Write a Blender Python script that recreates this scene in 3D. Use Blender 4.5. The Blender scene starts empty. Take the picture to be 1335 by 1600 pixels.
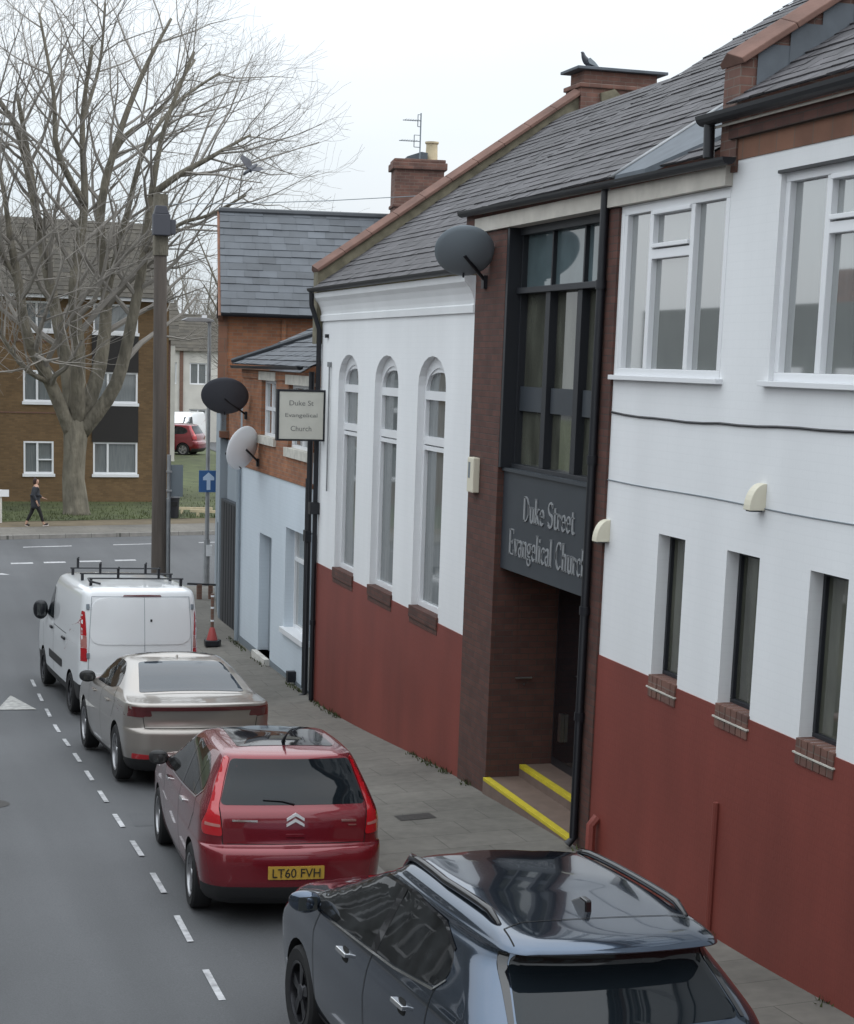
import bpy, bmesh, math, random
from mathutils import Vector, Matrix, noise
from mathutils.bvhtree import BVHTree
from mathutils.geometry import tessellate_polygon
R = math.radians
random.seed(7)
scn = bpy.context.scene
col = scn.collection

# ------------------------------------------------------------------ camera
cam_d = bpy.data.cameras.new('camera')
cam = bpy.data.objects.new('camera', cam_d)
col.objects.link(cam)
rot = Matrix(((0.96148517, 0.0194496, -0.27416781), (-0.27326566, 0.17481995, -0.94591959), (0.02953225, 0.9844083, 0.1734017)))
cam.matrix_world = Matrix.Translation((0, 0, 5.2)) @ rot.to_4x4()
cam_d.sensor_fit = 'VERTICAL'
cam_d.sensor_height = 24.0
cam_d.sensor_width = 20.0
cam_d.lens = 24.0 * 2700 / 1600
cam_d.shift_x = 67.5 / 1600
cam_d.shift_y = 240 / 1600
cam_d.clip_end = 2000
scn.camera = cam

# ------------------------------------------------------------------ sky, sun, exposure
SUN_EL, SUN_AZ = R(42), R(120)
w = bpy.data.worlds.new('World')
scn.world = w
w.use_nodes = True
nt = w.node_tree
nt.nodes.clear()
def wn(t, **k):
    n = nt.nodes.new(t)
    for a, b in k.items(): setattr(n, a, b)
    return n
sky = wn('ShaderNodeTexSky', sky_type='NISHITA')
sky.sun_disc = False
sky.sun_elevation = SUN_EL
sky.sun_rotation = SUN_AZ
sky.dust_density = 3.0
tc = wn('ShaderNodeTexCoord')
sep = wn('ShaderNodeSeparateXYZ')
nt.links.new(tc.outputs['Generated'], sep.inputs[0])
mx = wn('ShaderNodeMath', operation='MAXIMUM'); mx.inputs[1].default_value = 0.0
nt.links.new(sep.outputs['Z'], mx.inputs[0])
gr = wn('ShaderNodeMath', operation='MULTIPLY_ADD')            # overcast: zenith brighter than horizon
gr.inputs[1].default_value = 1.45; gr.inputs[2].default_value = 0.65
nt.links.new(mx.outputs[0], gr.inputs[0])
nz = wn('ShaderNodeTexNoise'); nz.inputs['Scale'].default_value = 2.3; nz.inputs['Detail'].default_value = 5
mp = wn('ShaderNodeMapping'); mp.inputs['Scale'].default_value = (1, 1, 3.0)
nt.links.new(tc.outputs['Generated'], mp.inputs[0]); nt.links.new(mp.outputs[0], nz.inputs['Vector'])
cr = wn('ShaderNodeValToRGB')
cr.color_ramp.elements[0].position = 0.3; cr.color_ramp.elements[0].color = (0.83, 0.92, 0.985, 1)
cr.color_ramp.elements[1].position = 0.7; cr.color_ramp.elements[1].color = (0.97, 1.0, 1.03, 1)
nt.links.new(nz.outputs['Fac'], cr.inputs[0])
cm = wn('ShaderNodeVectorMath', operation='SCALE')
nt.links.new(cr.outputs[0], cm.inputs[0]); nt.links.new(gr.outputs[0], cm.inputs['Scale'])
c10 = wn('ShaderNodeVectorMath', operation='SCALE'); c10.inputs['Scale'].default_value = 10.0
nt.links.new(cm.outputs[0], c10.inputs[0])
mixn = wn('ShaderNodeMix', data_type='RGBA'); mixn.inputs[0].default_value = 0.9
nt.links.new(sky.outputs[0], mixn.inputs[6]); nt.links.new(c10.outputs[0], mixn.inputs[7])
bg = wn('ShaderNodeBackground'); bg.inputs['Strength'].default_value = 0.105
nt.links.new(mixn.outputs[2], bg.inputs['Color'])
out = wn('ShaderNodeOutputWorld')
nt.links.new(bg.outputs[0], out.inputs['Surface'])
sd = bpy.data.lights.new('sun', 'SUN'); sd.energy = 0.5; sd.angle = R(25); sd.color = (1, 0.97, 0.92)
so = bpy.data.objects.new('sun', sd); col.objects.link(so)
_d = Vector((math.sin(SUN_AZ) * math.cos(SUN_EL), math.cos(SUN_AZ) * math.cos(SUN_EL), math.sin(SUN_EL)))
so.rotation_euler = (-_d).to_track_quat('-Z', 'Y').to_euler()
so.location = (0, 0, 40)
scn.view_settings.view_transform = 'Standard'
scn.view_settings.look = 'None'
scn.view_settings.exposure = 0.33
scn.view_settings.gamma = 1.0

# ------------------------------------------------------------------ materials
MATS = {}
def lin(c):
    return tuple(((v / 255) / 12.92 if v / 255 <= 0.04045 else ((v / 255 + 0.055) / 1.055) ** 2.4) for v in c)
def mat(name, c, rough=0.6, metal=0.0, var=0.0, vs=3.0, bump=0.0, bs=40.0, bd=0.01, coat=0.0, ior=1.5, stretch=(1, 1, 1), tone=None, var2=0.0, vs2=0.4, brick=None, spec=None, streak=None):
    m = bpy.data.materials.new(name); m.use_nodes = True
    n, l = m.node_tree.nodes, m.node_tree.links
    b = n['Principled BSDF']
    b.inputs['Base Color'].default_value = (*c, 1)
    b.inputs['Roughness'].default_value = rough
    b.inputs['Metallic'].default_value = metal
    b.inputs['Coat Weight'].default_value = coat
    b.inputs['Coat Roughness'].default_value = 0.03
    b.inputs['IOR'].default_value = ior
    if spec is not None: b.inputs['Specular IOR Level'].default_value = spec
    t = n.new('ShaderNodeTexCoord')
    mp = n.new('ShaderNodeMapping'); mp.inputs['Scale'].default_value = stretch
    l.new(t.outputs['Object'], mp.inputs[0])
    cur = None
    def mul(cur, fac_out, lo, hi):
        mr = n.new('ShaderNodeMapRange'); mr.inputs[1].default_value = 0.25; mr.inputs[2].default_value = 0.75
        mr.inputs[3].default_value = lo; mr.inputs[4].default_value = hi
        l.new(fac_out, mr.inputs[0])
        s = n.new('ShaderNodeVectorMath'); s.operation = 'SCALE'
        if cur is None: s.inputs[0].default_value = c
        else: l.new(cur, s.inputs[0])
        l.new(mr.outputs[0], s.inputs['Scale'])
        return s.outputs[0]
    bumps = []
    if brick:
        # brick: dict(w,h,m,c2,mc,bump,uv)
        if brick.get('uv'):
            vec = t.outputs['UV']
        else:
            sp = n.new('ShaderNodeSeparateXYZ'); l.new(t.outputs['Object'], sp.inputs[0])
            ad = n.new('ShaderNodeMath'); ad.operation = 'ADD'
            l.new(sp.outputs['X'], ad.inputs[0]); l.new(sp.outputs['Y'], ad.inputs[1])
            cb = n.new('ShaderNodeCombineXYZ'); l.new(ad.outputs[0], cb.inputs[0])
            l.new(sp.outputs['Y' if brick.get('flat') else 'Z'], cb.inputs[1])
            if brick.get('flat'):
                l.new(sp.outputs['X'], cb.inputs[0])
            vec = cb.outputs[0]
        bt = n.new('ShaderNodeTexBrick')
        bt.inputs['Scale'].default_value = 1.0
        bt.inputs['Brick Width'].default_value = brick.get('w', 0.225)
        bt.inputs['Row Height'].default_value = brick.get('h', 0.075)
        bt.inputs['Mortar Size'].default_value = brick.get('m', 0.005)
        bt.inputs['Mortar Smooth'].default_value = 0.2
        bt.inputs['Bias'].default_value = -0.1
        bt.inputs['Color1'].default_value = (*c, 1)
        bt.inputs['Color2'].default_value = (*brick.get('c2', c), 1)
        bt.inputs['Mortar'].default_value = (*brick.get('mc', c), 1)
        l.new(vec, bt.inputs['Vector'])
        cur = bt.outputs['Color']
        if brick.get('bump', 0.3):
            bumps.append((bt.outputs['Fac'], brick.get('bump', 0.3), -0.01))
    if var:
        nz = n.new('ShaderNodeTexNoise'); nz.inputs['Scale'].default_value = vs; nz.inputs['Detail'].default_value = 6
        l.new(mp.outputs[0], nz.inputs['Vector'])
        cur = mul(cur, nz.outputs['Fac'], 1 - var, 1 + var)
    if var2:
        nz = n.new('ShaderNodeTexNoise'); nz.inputs['Scale'].default_value = vs2; nz.inputs['Detail'].default_value = 3
        l.new(t.outputs['Object'], nz.inputs['Vector'])
        cur = mul(cur, nz.outputs['Fac'], 1 - var2, 1 + var2)
    if streak:
        m3 = n.new('ShaderNodeMapping'); m3.inputs['Scale'].default_value = streak[2]; l.new(t.outputs['Object'], m3.inputs[0])
        nz = n.new('ShaderNodeTexNoise'); nz.inputs['Scale'].default_value = streak[1]; nz.inputs['Detail'].default_value = 5
        l.new(m3.outputs[0], nz.inputs['Vector'])
        cur = mul(cur, nz.outputs['Fac'], 1 - streak[0], 1 + streak[0] * .6)
    if tone:
        at = n.new('ShaderNodeAttribute'); at.attribute_name = 'tone'
        mr = n.new('ShaderNodeMapRange'); mr.inputs[3].default_value = 1 - tone; mr.inputs[4].default_value = 1 + tone
        l.new(at.outputs['Fac'], mr.inputs[0])
        s = n.new('ShaderNodeVectorMath'); s.operation = 'SCALE'
        if cur is None: s.inputs[0].default_value = c
        else: l.new(cur, s.inputs[0])
        l.new(mr.outputs[0], s.inputs['Scale']); cur = s.outputs[0]
    if cur is not None: l.new(cur, b.inputs['Base Color'])
    if bump:
        nb = n.new('ShaderNodeTexNoise'); nb.inputs['Scale'].default_value = bs; nb.inputs['Detail'].default_value = 4
        l.new(mp.outputs[0], nb.inputs['Vector'])
        bumps.append((nb.outputs['Fac'], bump, bd))
    prev = None
    for o, st, di in bumps:
        bn = n.new('ShaderNodeBump'); bn.inputs['Strength'].default_value = st; bn.inputs['Distance'].default_value = abs(di)
        bn.invert = di < 0
        l.new(o, bn.inputs['Height'])
        if prev: l.new(prev, bn.inputs['Normal'])
        prev = bn.outputs[0]
    if prev: l.new(prev, b.inputs['Normal'])
    MATS[name] = m
    return m
BR = dict(w=.225, h=.075, m=.006)
M = MATS
mat('white_paint', (.765, .775, .787), .75, var=.03, vs=1.2, stretch=(1, 1, .25), bump=.25, bs=60, bd=.004, var2=.03, streak=(.045, 2.2, (1, 1, .06)), brick=dict(BR, c2=(.758, .768, .78), mc=(.748, .758, .77), bump=.07))
mat('red_paint', (.19, .042, .031), .6, var=.12, vs=1.6, stretch=(1, 1, .4), bump=.3, bs=50, bd=.005, var2=.12, vs2=.5, streak=(.06, 1.6, (1, 1, .08)), brick=dict(BR, c2=(.186, .041, .0305), mc=(.18, .04, .03), bump=.13))
mat('blue_paint', (.56, .62, .675), .75, var=.06, vs=1.0, stretch=(1, 1, .3), bump=.2, bs=40, bd=.004, brick=dict(BR, c2=(.55, .61, .665), mc=(.53, .59, .645), bump=.12))
mat('grey_paint', (.27, .31, .345), .75, var=.08, vs=1.0, stretch=(1, 1, .3))
mat('dark_brick', (.098, .041, .031), .85, var=.2, vs=5, bump=.3, bs=60, bd=.004, brick=dict(BR, c2=(.07, .031, .025), mc=(.055, .04, .034), bump=.5))
mat('orange_brick', (.30, .125, .06), .85, var=.2, vs=4, var2=.15, vs2=.8, brick=dict(BR, c2=(.21, .085, .045), mc=(.2, .15, .11), bump=.4))
mat('brown_brick', (.155, .096, .045), .85, var=.12, vs=2, var2=.12, vs2=.3, brick=dict(BR, c2=(.115, .07, .032), mc=(.12, .085, .05), bump=.3))
mat('chimney_brick', (.17, .085, .065), .9, var=.25, vs=4, brick=dict(BR, c2=(.11, .06, .05), mc=(.16, .12, .1), bump=.5))
mat('bright_brick', (.2, .095, .058), .85, var=.15, vs=4, brick=dict(w=.3, h=.3, m=.008, c2=(.16, .075, .048), mc=(.13, .095, .07), bump=.3))
mat('terracotta', (.15, .082, .064), .85, var=.3, vs=3, bump=.3, bs=20)
mat('slate', (.055, .052, .057), .72, var=.35, vs=3.5, tone=.38, bump=.35, bs=18, bd=.004, var2=.2, vs2=.5)
mat('slate_blue', (.07, .078, .09), .65, var=.15, vs=3, tone=.35, bump=.2, bs=25, bd=.004, var2=.1)
mat('roof_tile', (.058, .05, .038), .8, var=.2, vs=2, tone=.4)
mat('lead', (.095, .11, .128), .75, var=.2, vs=4, bump=.2, bs=8)
mat('moss_mortar', (.15, .135, .095), .95, var=.35, vs=6, bump=.5, bs=20)
mat('black_plastic', (.008, .009, .013), .45, var=.15, vs=8)
mat('dark_frame', (.016, .018, .023), .5)
mat('dark_panel', (.034, .041, .05), .5, var=.08, vs=2)
mat('upvc', (.74, .75, .77), .35)
mat('cream_board', (.5, .47, .42), .7, var=.15, vs=4)
mat('cream_plastic', (.66, .62, .50), .5)
mat('cement', (.55, .53, .49), .85, var=.2, vs=4)
mat('stone_sill', (.5, .48, .43), .85, var=.2, vs=6)
mat('yellow_paint', (.52, .42, .025), .6, var=.12, vs=8)
mat('step_tile', (.15, .105, .085), .7, var=.15, vs=6)
mat('door_dark', (.02, .02, .024), .4)
mat('steel', (.5, .5, .5), .3, metal=1)
mat('galvanised', (.3, .31, .32), .55, metal=.6, var=.2, vs=5)
mat('sign_letter', (.24, .25, .26), .5)
mat('sign_cream', (.56, .55, .49), .5, var=.06, vs=4)
mat('sign_text', (.2, .2, .19), .6)
mat('asphalt', (.088, .0905, .0955), .82, var=.2, vs=70, bump=.6, bs=260, bd=.005, var2=.14, vs2=.3, streak=(.16, 1.3, (1.1, .07, 1)))
mat('asphalt_patch', (.084, .0865, .0915), .85, var=.2, vs=70, bump=.6, bs=240, bd=.005, var2=.12, vs2=.5)
mat('crack_tar', (.055, .056, .058), .9)
mat('cover_iron', (.035, .032, .03), .6, metal=.3, var=.3, vs=30, bump=.6, bs=40, bd=.01)
mat('kerbstone', (.22, .21, .195), .85, var=.2, vs=5, brick=dict(w=.9, h=.9, m=.01, mc=(.08, .08, .07), bump=.3, flat=True))
mat('paving', (.142, .132, .116), .85, var=.16, vs=7, bump=.3, bs=80, bd=.003, var2=.3, vs2=.45, brick=dict(w=.9, h=.62, m=.006, c2=(.124, .116, .102), mc=(.075, .07, .06), bump=.4, flat=True))
mat('road_paint', (.40, .40, .41), .75, var=.45, vs=11, var2=.2, vs2=1.5)
mat('worn_paint', (.34, .335, .32), .8, var=.5, vs=9)
mat('grass', (.06, .073, .026), .9, var=.4, vs=1.5, var2=.3, vs2=.25)
mat('mud', (.12, .095, .06), .95, var=.3, vs=1.2)
mat('bark', (.15, .135, .105), .95, var=.4, vs=4, stretch=(1, 1, .3), bump=1, bs=7, bd=.12, var2=.25, vs2=.8)
mat('twig', (.23, .212, .19), .9)
mat('wood_pole', (.085, .07, .06), .85, var=.3, vs=4, stretch=(3, 3, .2))
mat('glass_curtain', (.16, .175, .178), .035, ior=1.9, var=.22, vs=6, stretch=(6, 6, .3))
mat('glass_net', (.18, .195, .193), .03, ior=3.7, coat=1, var=.2, vs=9, stretch=(9, 9, .3))
mat('glass_dark', (.03, .034, .034), .03, ior=1.75, var=.4, vs=2)
mat('glass_tint', (.075, .078, .062), .03, ior=1.8, var=.6, vs=1.8, stretch=(2, 2, .6))
mat('car_glass_sky', (.03, .04, .052), .03, ior=1.55)
mat('glass_sky', (.09, .125, .135), .04, ior=1.9, var=.2, vs=3)
mat('car_glass', (.008, .011, .014), .03, ior=1.42)
mat('car_glass_side', (.016, .017, .018), .03, ior=1.33, var=.8, vs=5)
mat('black_gloss', (.008, .008, .01), .05, ior=1.7)
mat('tyre', (.012, .012, .013), .85)
mat('rim', (.38, .38, .39), .35, metal=.9)
mat('rim_dark', (.03, .03, .034), .3, metal=.6)
mat('chrome', (.8, .8, .8), .1, metal=1)
mat('badge_silver', (.62, .62, .63), .35)
mat('gap', (.004, .004, .004), .9)
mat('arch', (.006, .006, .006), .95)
mat('car_black', (.016, .016, .017), .6)
mat('paint_red', (.18, .009, .017), .25, metal=.4, coat=1)
mat('paint_silver', (.33, .298, .268), .3, metal=.6, coat=1)
mat('paint_white', (.76, .775, .79), .3, coat=1)
mat('paint_grey', (.068, .092, .132), .13, metal=.9, coat=1)
mat('lamp_red', (.42, .008, .014), .15, coat=1)
mat('lamp_dark', (.1, .012, .014), .15, coat=1)
mat('lamp_clear', (.42, .17, .15), .15, coat=1)
mat('plate_yellow', (.42, .26, .04), .45)
mat('plate_black', (.01, .01, .01), .6)
mat('sign_blue', (.04, .12, .3), .4)
mat('sign_pale', (.5, .62, .78), .4)
mat('cone_red', (.34, .05, .045), .5)
mat('dish_grey', (.18, .21, .235), .5)
mat('dish_dark', (.055, .057, .07), .6)
mat('dish_white', (.82, .83, .86), .45)
mat('skin', (.42, .25, .18), .6)
mat('coat', (.03, .033, .04), .9)
mat('cloth_black', (.012, .011, .012), .9)
mat('hair', (.035, .016, .012), .7)
mat('shoe', (.02, .012, .01), .7)
mat('shoe_sole', (.5, .45, .43), .7)
mat('feather', (.075, .08, .095), .7)
mat('pot_buff', (.5, .42, .28), .85, var=.15, vs=6)
mat('panel_black', (.014, .012, .011), .6)
mat('house_grey', (.1, .103, .098), .85, var=.3, vs=1.2)
mat('house_white', (.52, .5, .46), .85, var=.15, vs=1)
mat('house_brick', (.17, .09, .065), .9, brick=dict(BR, c2=(.13, .07, .05), mc=(.15, .12, .1)))

# ------------------------------------------------------------------ mesh helpers
class MB:
    def __init__(s): s.v = []; s.f = []; s.mi = []; s.tone = []
    def add(s, vs, fs, mi=0, tone=.5):
        o = len(s.v); s.v += [tuple(p) for p in vs]
        for f in fs: s.f.append(tuple(o + i for i in f)); s.mi.append(mi); s.tone.append(tone)
    def quad(s, a, b, c, d, mi=0, tone=.5): s.add([a, b, c, d], [(0, 1, 2, 3)], mi, tone)
    def obox(s, O, u, v, n, u0, u1, v0, v1, n0, n1, mi=0):
        O, u, v, n = Vector(O), Vector(u), Vector(v), Vector(n)
        p = [O + u * a + v * b + n * c for c in (n0, n1) for b in (v0, v1) for a in (u0, u1)]
        s.add(p, [(0, 2, 3, 1), (4, 5, 7, 6), (0, 1, 5, 4), (2, 6, 7, 3), (0, 4, 6, 2), (1, 3, 7, 5)], mi)
    def box(s, x0, x1, y0, y1, z0, z1, mi=0):
        s.obox((0, 0, 0), (1, 0, 0), (0, 1, 0), (0, 0, 1), x0, x1, y0, y1, z0, z1, mi)
    def tube(s, pts, rad, n=8, cap=True, mi=0):
        pts = [Vector(p) for p in pts]
        rad = rad if isinstance(rad, (list, tuple)) else [rad] * len(pts)
        o = len(s.v); prevx = None
        for i, p in enumerate(pts):
            d = (pts[min(i + 1, len(pts) - 1)] - pts[max(i - 1, 0)])
            if d.length < 1e-9: d = Vector((0, 0, 1))
            d.normalize()
            if prevx is None:
                a = Vector((0, 0, 1)) if abs(d.z) < .9 else Vector((1, 0, 0))
                x = d.cross(a).normalized()
            else:
                x = (prevx - d * prevx.dot(d))
                x = x.normalized() if x.length > 1e-6 else d.orthogonal().normalized()
            prevx = x; y = d.cross(x)
            for k in range(n):
                t = 2 * math.pi * k / n
                s.v.append(tuple(p + (x * math.cos(t) + y * math.sin(t)) * rad[i]))
        for i in range(len(pts) - 1):
            for k in range(n):
                k2 = (k + 1) % n
                s.f.append((o + i * n + k, o + i * n + k2, o + (i + 1) * n + k2, o + (i + 1) * n + k)); s.mi.append(mi); s.tone.append(.5)
        if cap and n > 2:
            s.f.append(tuple(o + k for k in range(n))[::-1]); s.mi.append(mi); s.tone.append(.5)
            e = o + (len(pts) - 1) * n
            s.f.append(tuple(e + k for k in range(n))); s.mi.append(mi); s.tone.append(.5)
    def prism(s, poly, O, u, v, n, n0, n1, mi=0):
        O, u, v, n = Vector(O), Vector(u), Vector(v), Vector(n)
        a = [O + u * x + v * y + n * n0 for x, y in poly]; b = [O + u * x + v * y + n * n1 for x, y in poly]
        k = len(poly)
        tr = tessellate_polygon([[Vector((x, y, 0)) for x, y in poly]])
        s.add(a, [t for t in tr], mi); s.add(b, [t[::-1] for t in tr], mi)
        for i in range(k):
            j = (i + 1) % k
            s.quad(a[i], a[j], b[j], b[i], mi)
    def sweep(s, prof, path_u0, path_u1, O, u, v, n, mi=0, caps=True):
        """profile polygon in (n, v) extruded along u"""
        O, u, v, n = Vector(O), Vector(u), Vector(v), Vector(n)
        a = [O + u * path_u0 + n * x + v * y for x, y in prof]; b = [O + u * path_u1 + n * x + v * y for x, y in prof]
        k = len(prof)
        for i in range(k):
            j = (i + 1) % k
            s.quad(a[i], a[j], b[j], b[i], mi)
        if caps:
            tr = tessellate_polygon([[Vector((x, y, 0)) for x, y in prof]])
            s.add(a, list(tr), mi); s.add(b, [t[::-1] for t in tr], mi)
    def wall(s, outline, holes, O, u, v, n, depth, back=None, mi=0):
        """front face with openings, reveals going in by depth"""
        O, u, v, n = Vector(O), Vector(u), Vector(v), Vector(n)
        P = lambda p, d=0: O + u * p[0] + v * p[1] - n * d
        loops = [outline] + holes
        flat = [p for lp in loops for p in lp]
        tr = tessellate_polygon([[Vector((x, y, 0)) for x, y in lp] for lp in loops])
        fs = []
        for t in tr:
            a, b, c = (Vector((*flat[i], 0)) for i in t)
            fs.append(t)
        s.add([P(p) for p in flat], fs, mi)
        for h in holes:
            for i in range(len(h)):
                a, b = h[i], h[(i + 1) % len(h)]
                s.quad(P(a), P(b), P(b, depth), P(a, depth), mi)
        if back:
            for i in range(len(outline)):
                a, b = outline[i], outline[(i + 1) % len(outline)]
                s.quad(P(a), P(b), P(b, back), P(a, back), mi)
    def lathe(s, prof, c, axis='Z', n=24, mi=0):
        c = Vector(c); o = len(s.v)
        for r, h in prof:
            for k in range(n):
                t = 2 * math.pi * k / n
                a, b = r * math.cos(t), r * math.sin(t)
                s.v.append(tuple(c + (Vector((a, b, h)) if axis == 'Z' else Vector((h, a, b)) if axis == 'X' else Vector((a, h, b)))))
        for i in range(len(prof) - 1):
            for k in range(n):
                k2 = (k + 1) % n
                s.f.append((o + i * n + k, o + i * n + k2, o + (i + 1) * n + k2, o + (i + 1) * n + k)); s.mi.append(mi); s.tone.append(.5)
    def build(s, name, m, parent=None, smooth=False, bevel=0, offset=None, auto=None):
        me = bpy.data.meshes.new(name)
        me.from_pydata(s.v, [], s.f); me.update()
        ms = m if isinstance(m, (list, tuple)) else [m]
        for x in ms: me.materials.append(MATS[x] if isinstance(x, str) else x)
        if len(ms) > 1: me.polygons.foreach_set('material_index', s.mi)
        if any(t != .5 for t in s.tone):
            at = me.attributes.new('tone', 'FLOAT', 'FACE'); at.data.foreach_set('value', s.tone)
        bm = bmesh.new(); bm.from_mesh(me)
        if not any(t != .5 for t in s.tone):
            bmesh.ops.remove_doubles(bm, verts=bm.verts, dist=1e-5)
        bmesh.ops.recalc_face_normals(bm, faces=bm.faces)
        if bevel: bmesh.ops.bevel(bm, geom=[e for e in bm.edges if len(e.link_faces) == 2 and e.calc_face_angle(0) > .5], offset=bevel, segments=2, affect='EDGES', profile=.6)
        bm.to_mesh(me); bm.free()
        if smooth or auto:
            me.polygons.foreach_set('use_smooth', [True] * len(me.polygons))
            if auto: me.set_sharp_from_angle(angle=R(auto))
        return link(name, me, parent, offset)
def link(name, me, parent=None, offset=None):
    o = bpy.data.objects.new(name, me); col.objects.link(o)
    if parent is not None:
        o.parent = parent
        if parent.get('_w'):
            o.matrix_parent_inverse = Matrix.Translation(-Vector(parent['_w']))
        elif parent.type == 'MESH':
            o.parent = parent
    if offset: o.location = offset
    return o
def tag(o, label, cat, group=None):
    o['label'] = label; o['category'] = cat
    if group: o['group'] = group
    return o
def thing(name, label, cat, loc=(0, 0, 0), rot=None, group=None, world=False):
    o = bpy.data.objects.new(name, None); col.objects.link(o)
    o.location = loc; o.empty_display_size = .3
    if rot: o.rotation_euler = rot
    if world: o['_w'] = list(loc)
    return tag(o, label, cat, group)
def struct(o, kind='structure'): o['kind'] = kind; return o
def pchip(xs, ys):
    n = len(xs); h = [xs[i + 1] - xs[i] for i in range(n - 1)]; d = [(ys[i + 1] - ys[i]) / h[i] for i in range(n - 1)]
    m = [0] * n; m[0] = d[0]; m[-1] = d[-1]
    for i in range(1, n - 1):
        if d[i - 1] * d[i] > 0:
            w1, w2 = 2 * h[i] + h[i - 1], h[i] + 2 * h[i - 1]
            m[i] = (w1 + w2) / (w1 / d[i - 1] + w2 / d[i])
    def f(x):
        if x <= xs[0]: return ys[0] + (x - xs[0]) * m[0]
        if x >= xs[-1]: return ys[-1]
        i = 0
        while x > xs[i + 1]: i += 1
        t = (x - xs[i]) / h[i]
        return (ys[i] * (1 + 2 * t) * (1 - t) ** 2 + m[i] * h[i] * t * (1 - t) ** 2 + ys[i + 1] * t * t * (3 - 2 * t) + m[i + 1] * h[i] * t * t * (t - 1))
    return f
F_WALL = 7.18
X1, Y1, Z1 = Vector((1, 0, 0)), Vector((0, 1, 0)), Vector((0, 0, 1))
NX = -X1

# ------------------------------------------------------------------ ground, road, pavements
_base = pchip([-70, -20, 0, 8, 11.3, 13.8, 16.4, 21, 29, 36, 45, 60, 300], [1.6, 1.2, .8, .45, .25, .1, .05, -.19, -.75, -.88, -.93, -.95, -.95])
_road = pchip([-70, -20, 0, 8, 11.3, 13.8, 16.4, 21, 25, 29, 36, 45, 60, 300], [1.3, .95, .6, .28, .05, -.1, -.14, -.4, -.67, -.95, -1.08, -1.1, -1.1, -1.1])
base = lambda y: _base(y)
road = lambda y, x=2.65: _road(y) + (.053 - .02 * max(x, 0) if y < 50 else 0)     # slight cross fall to the kerb
def frange(a, b, n): return [a + (b - a) * i / n for i in range(n + 1)]
g = MB()
ys = [-70 + i * 1.0 for i in range(0, 131)] + [70, 90, 130, 200, 320]
xs = [-200, -60, -4.2, 0, 4.75, 12, 60, 260]
for i in range(len(ys) - 1):
    for j in range(len(xs) - 1):
        cm_ = lambda x: min(x, 4.75); g.quad((xs[j], ys[i], road(ys[i], cm_(xs[j]))), (xs[j + 1], ys[i], road(ys[i], cm_(xs[j + 1]))), (xs[j + 1], ys[i + 1], road(ys[i + 1], cm_(xs[j + 1]))), (xs[j], ys[i + 1], road(ys[i + 1], cm_(xs[j]))))
struct(g.build('road', 'asphalt', smooth=True))
KX, WX = 4.78, 7.2
pv = MB()
ps = [-40 + i * .5 for i in range(0, 173)]
END = 46.0
for i in range(len(ps) - 1):
    a, b = ps[i], ps[i + 1]
    if b > END: break
    k = lambda y: road(y) + .105
    xw = lambda y: 13.5 if y > 36.2 else 9.0
    pv.quad((KX + .13, a, k(a)), (WX, a, base(a)), (WX, b, base(b)), (KX + .13, b, k(b)))
    pv.quad((WX, a, base(a)), (xw(a), a, base(a)), (xw(a), b, base(b)), (WX, b, base(b)))
struct(pv.build('pavement', 'paving'))
kb = MB()
for i in range(len(ps) - 1):
    a, b = ps[i], ps[i + 1]
    if b > END: break
    for x0, x1 in ((KX, KX + .13), (-4.33, -4.2)):
        za, zb = road(a) - .02, road(b) - .02
        p = [(x0, a, za - .1), (x1, a, za - .1), (x1, a, za + .128), (x0, a, za + .128)]
        q = [(x0, b, zb - .1), (x1, b, zb - .1), (x1, b, zb + .128), (x0, b, zb + .128)]
        kb.quad(p[3], p[2], q[2], q[3]); kb.quad(p[0], p[3], q[3], q[0]); kb.quad(p[2], p[1], q[1], q[2])
kb.box(KX, 13.5, END, END + .13, -1.3, -.965)
struct(kb.build('kerb', 'kerbstone'))
pl = MB()
for i in range(len(ps) - 1):
    a, b = ps[i], ps[i + 1]
    if b > END: break
    pl.quad((-6.6, a, road(a) + .16), (-4.33, a, road(a) + .125), (-4.33, b, road(b) + .125), (-6.6, b, road(b) + .16))
struct(pl.build('opposite_pavement', 'paving'))
# beyond the junction: far kerb, pavement, grass verge, side street (main road runs slightly askew)
SK = math.tan(R(13))
def far(x, d): return 59.2 + SK * (x - 3.0) + d
fz = -1.1 + .13
fk = MB()
for x0, x1 in ((-60, 15.2), (26, 80)):
    fk.prism([(x0, far(x0, 0)), (x1, far(x1, 0)), (x1, far(x1, .14)), (x0, far(x0, .14))], (0, 0, 0), X1, Y1, Z1, -1.4, fz + .003)
struct(fk.build('far_kerb', 'kerbstone'))
fp = MB()
for x0, x1 in ((-60, 15.2), (26, 80)):
    fp.quad((x0, far(x0, .14), fz), (x1, far(x1, .14), fz), (x1, far(x1, 2.8), fz), (x0, far(x0, 2.8), fz))
struct(fp.build('far_pavement', 'paving'))
mu = MB()
mu.quad((-60, far(-60, 2.8), fz), (15.2, far(15.2, 2.8), fz), (15.2, far(15.2, 5.0), fz + .02), (-60, far(-60, 5.0), fz + .02))
mu.build('bare_earth', 'mud')['kind'] = 'structure'
gr_ = MB()
gr_.quad((-60, far(-60, 4.6), fz + .03), (15.2, far(15.2, 4.6), fz + .03), (19.5, 100, fz + .25), (-60, 100, fz + .15))
gr_.quad((19.5, 100, fz + .25), (-60, 100, fz + .15), (-60, 300, fz), (29, 300, fz))
gr_.quad((26, far(26, 2.8), fz), (90, far(90, 2.8), fz), (90, 300, fz), (45, 300, fz))
struct(gr_.build('grass_verge', 'grass'))
side = MB()
side.quad((15.2, far(15.2, 2.8), fz - .05), (26, far(26, 2.8), fz - .05), (31, 98, fz + .2), (19.6, 98, fz + .2))
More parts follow.
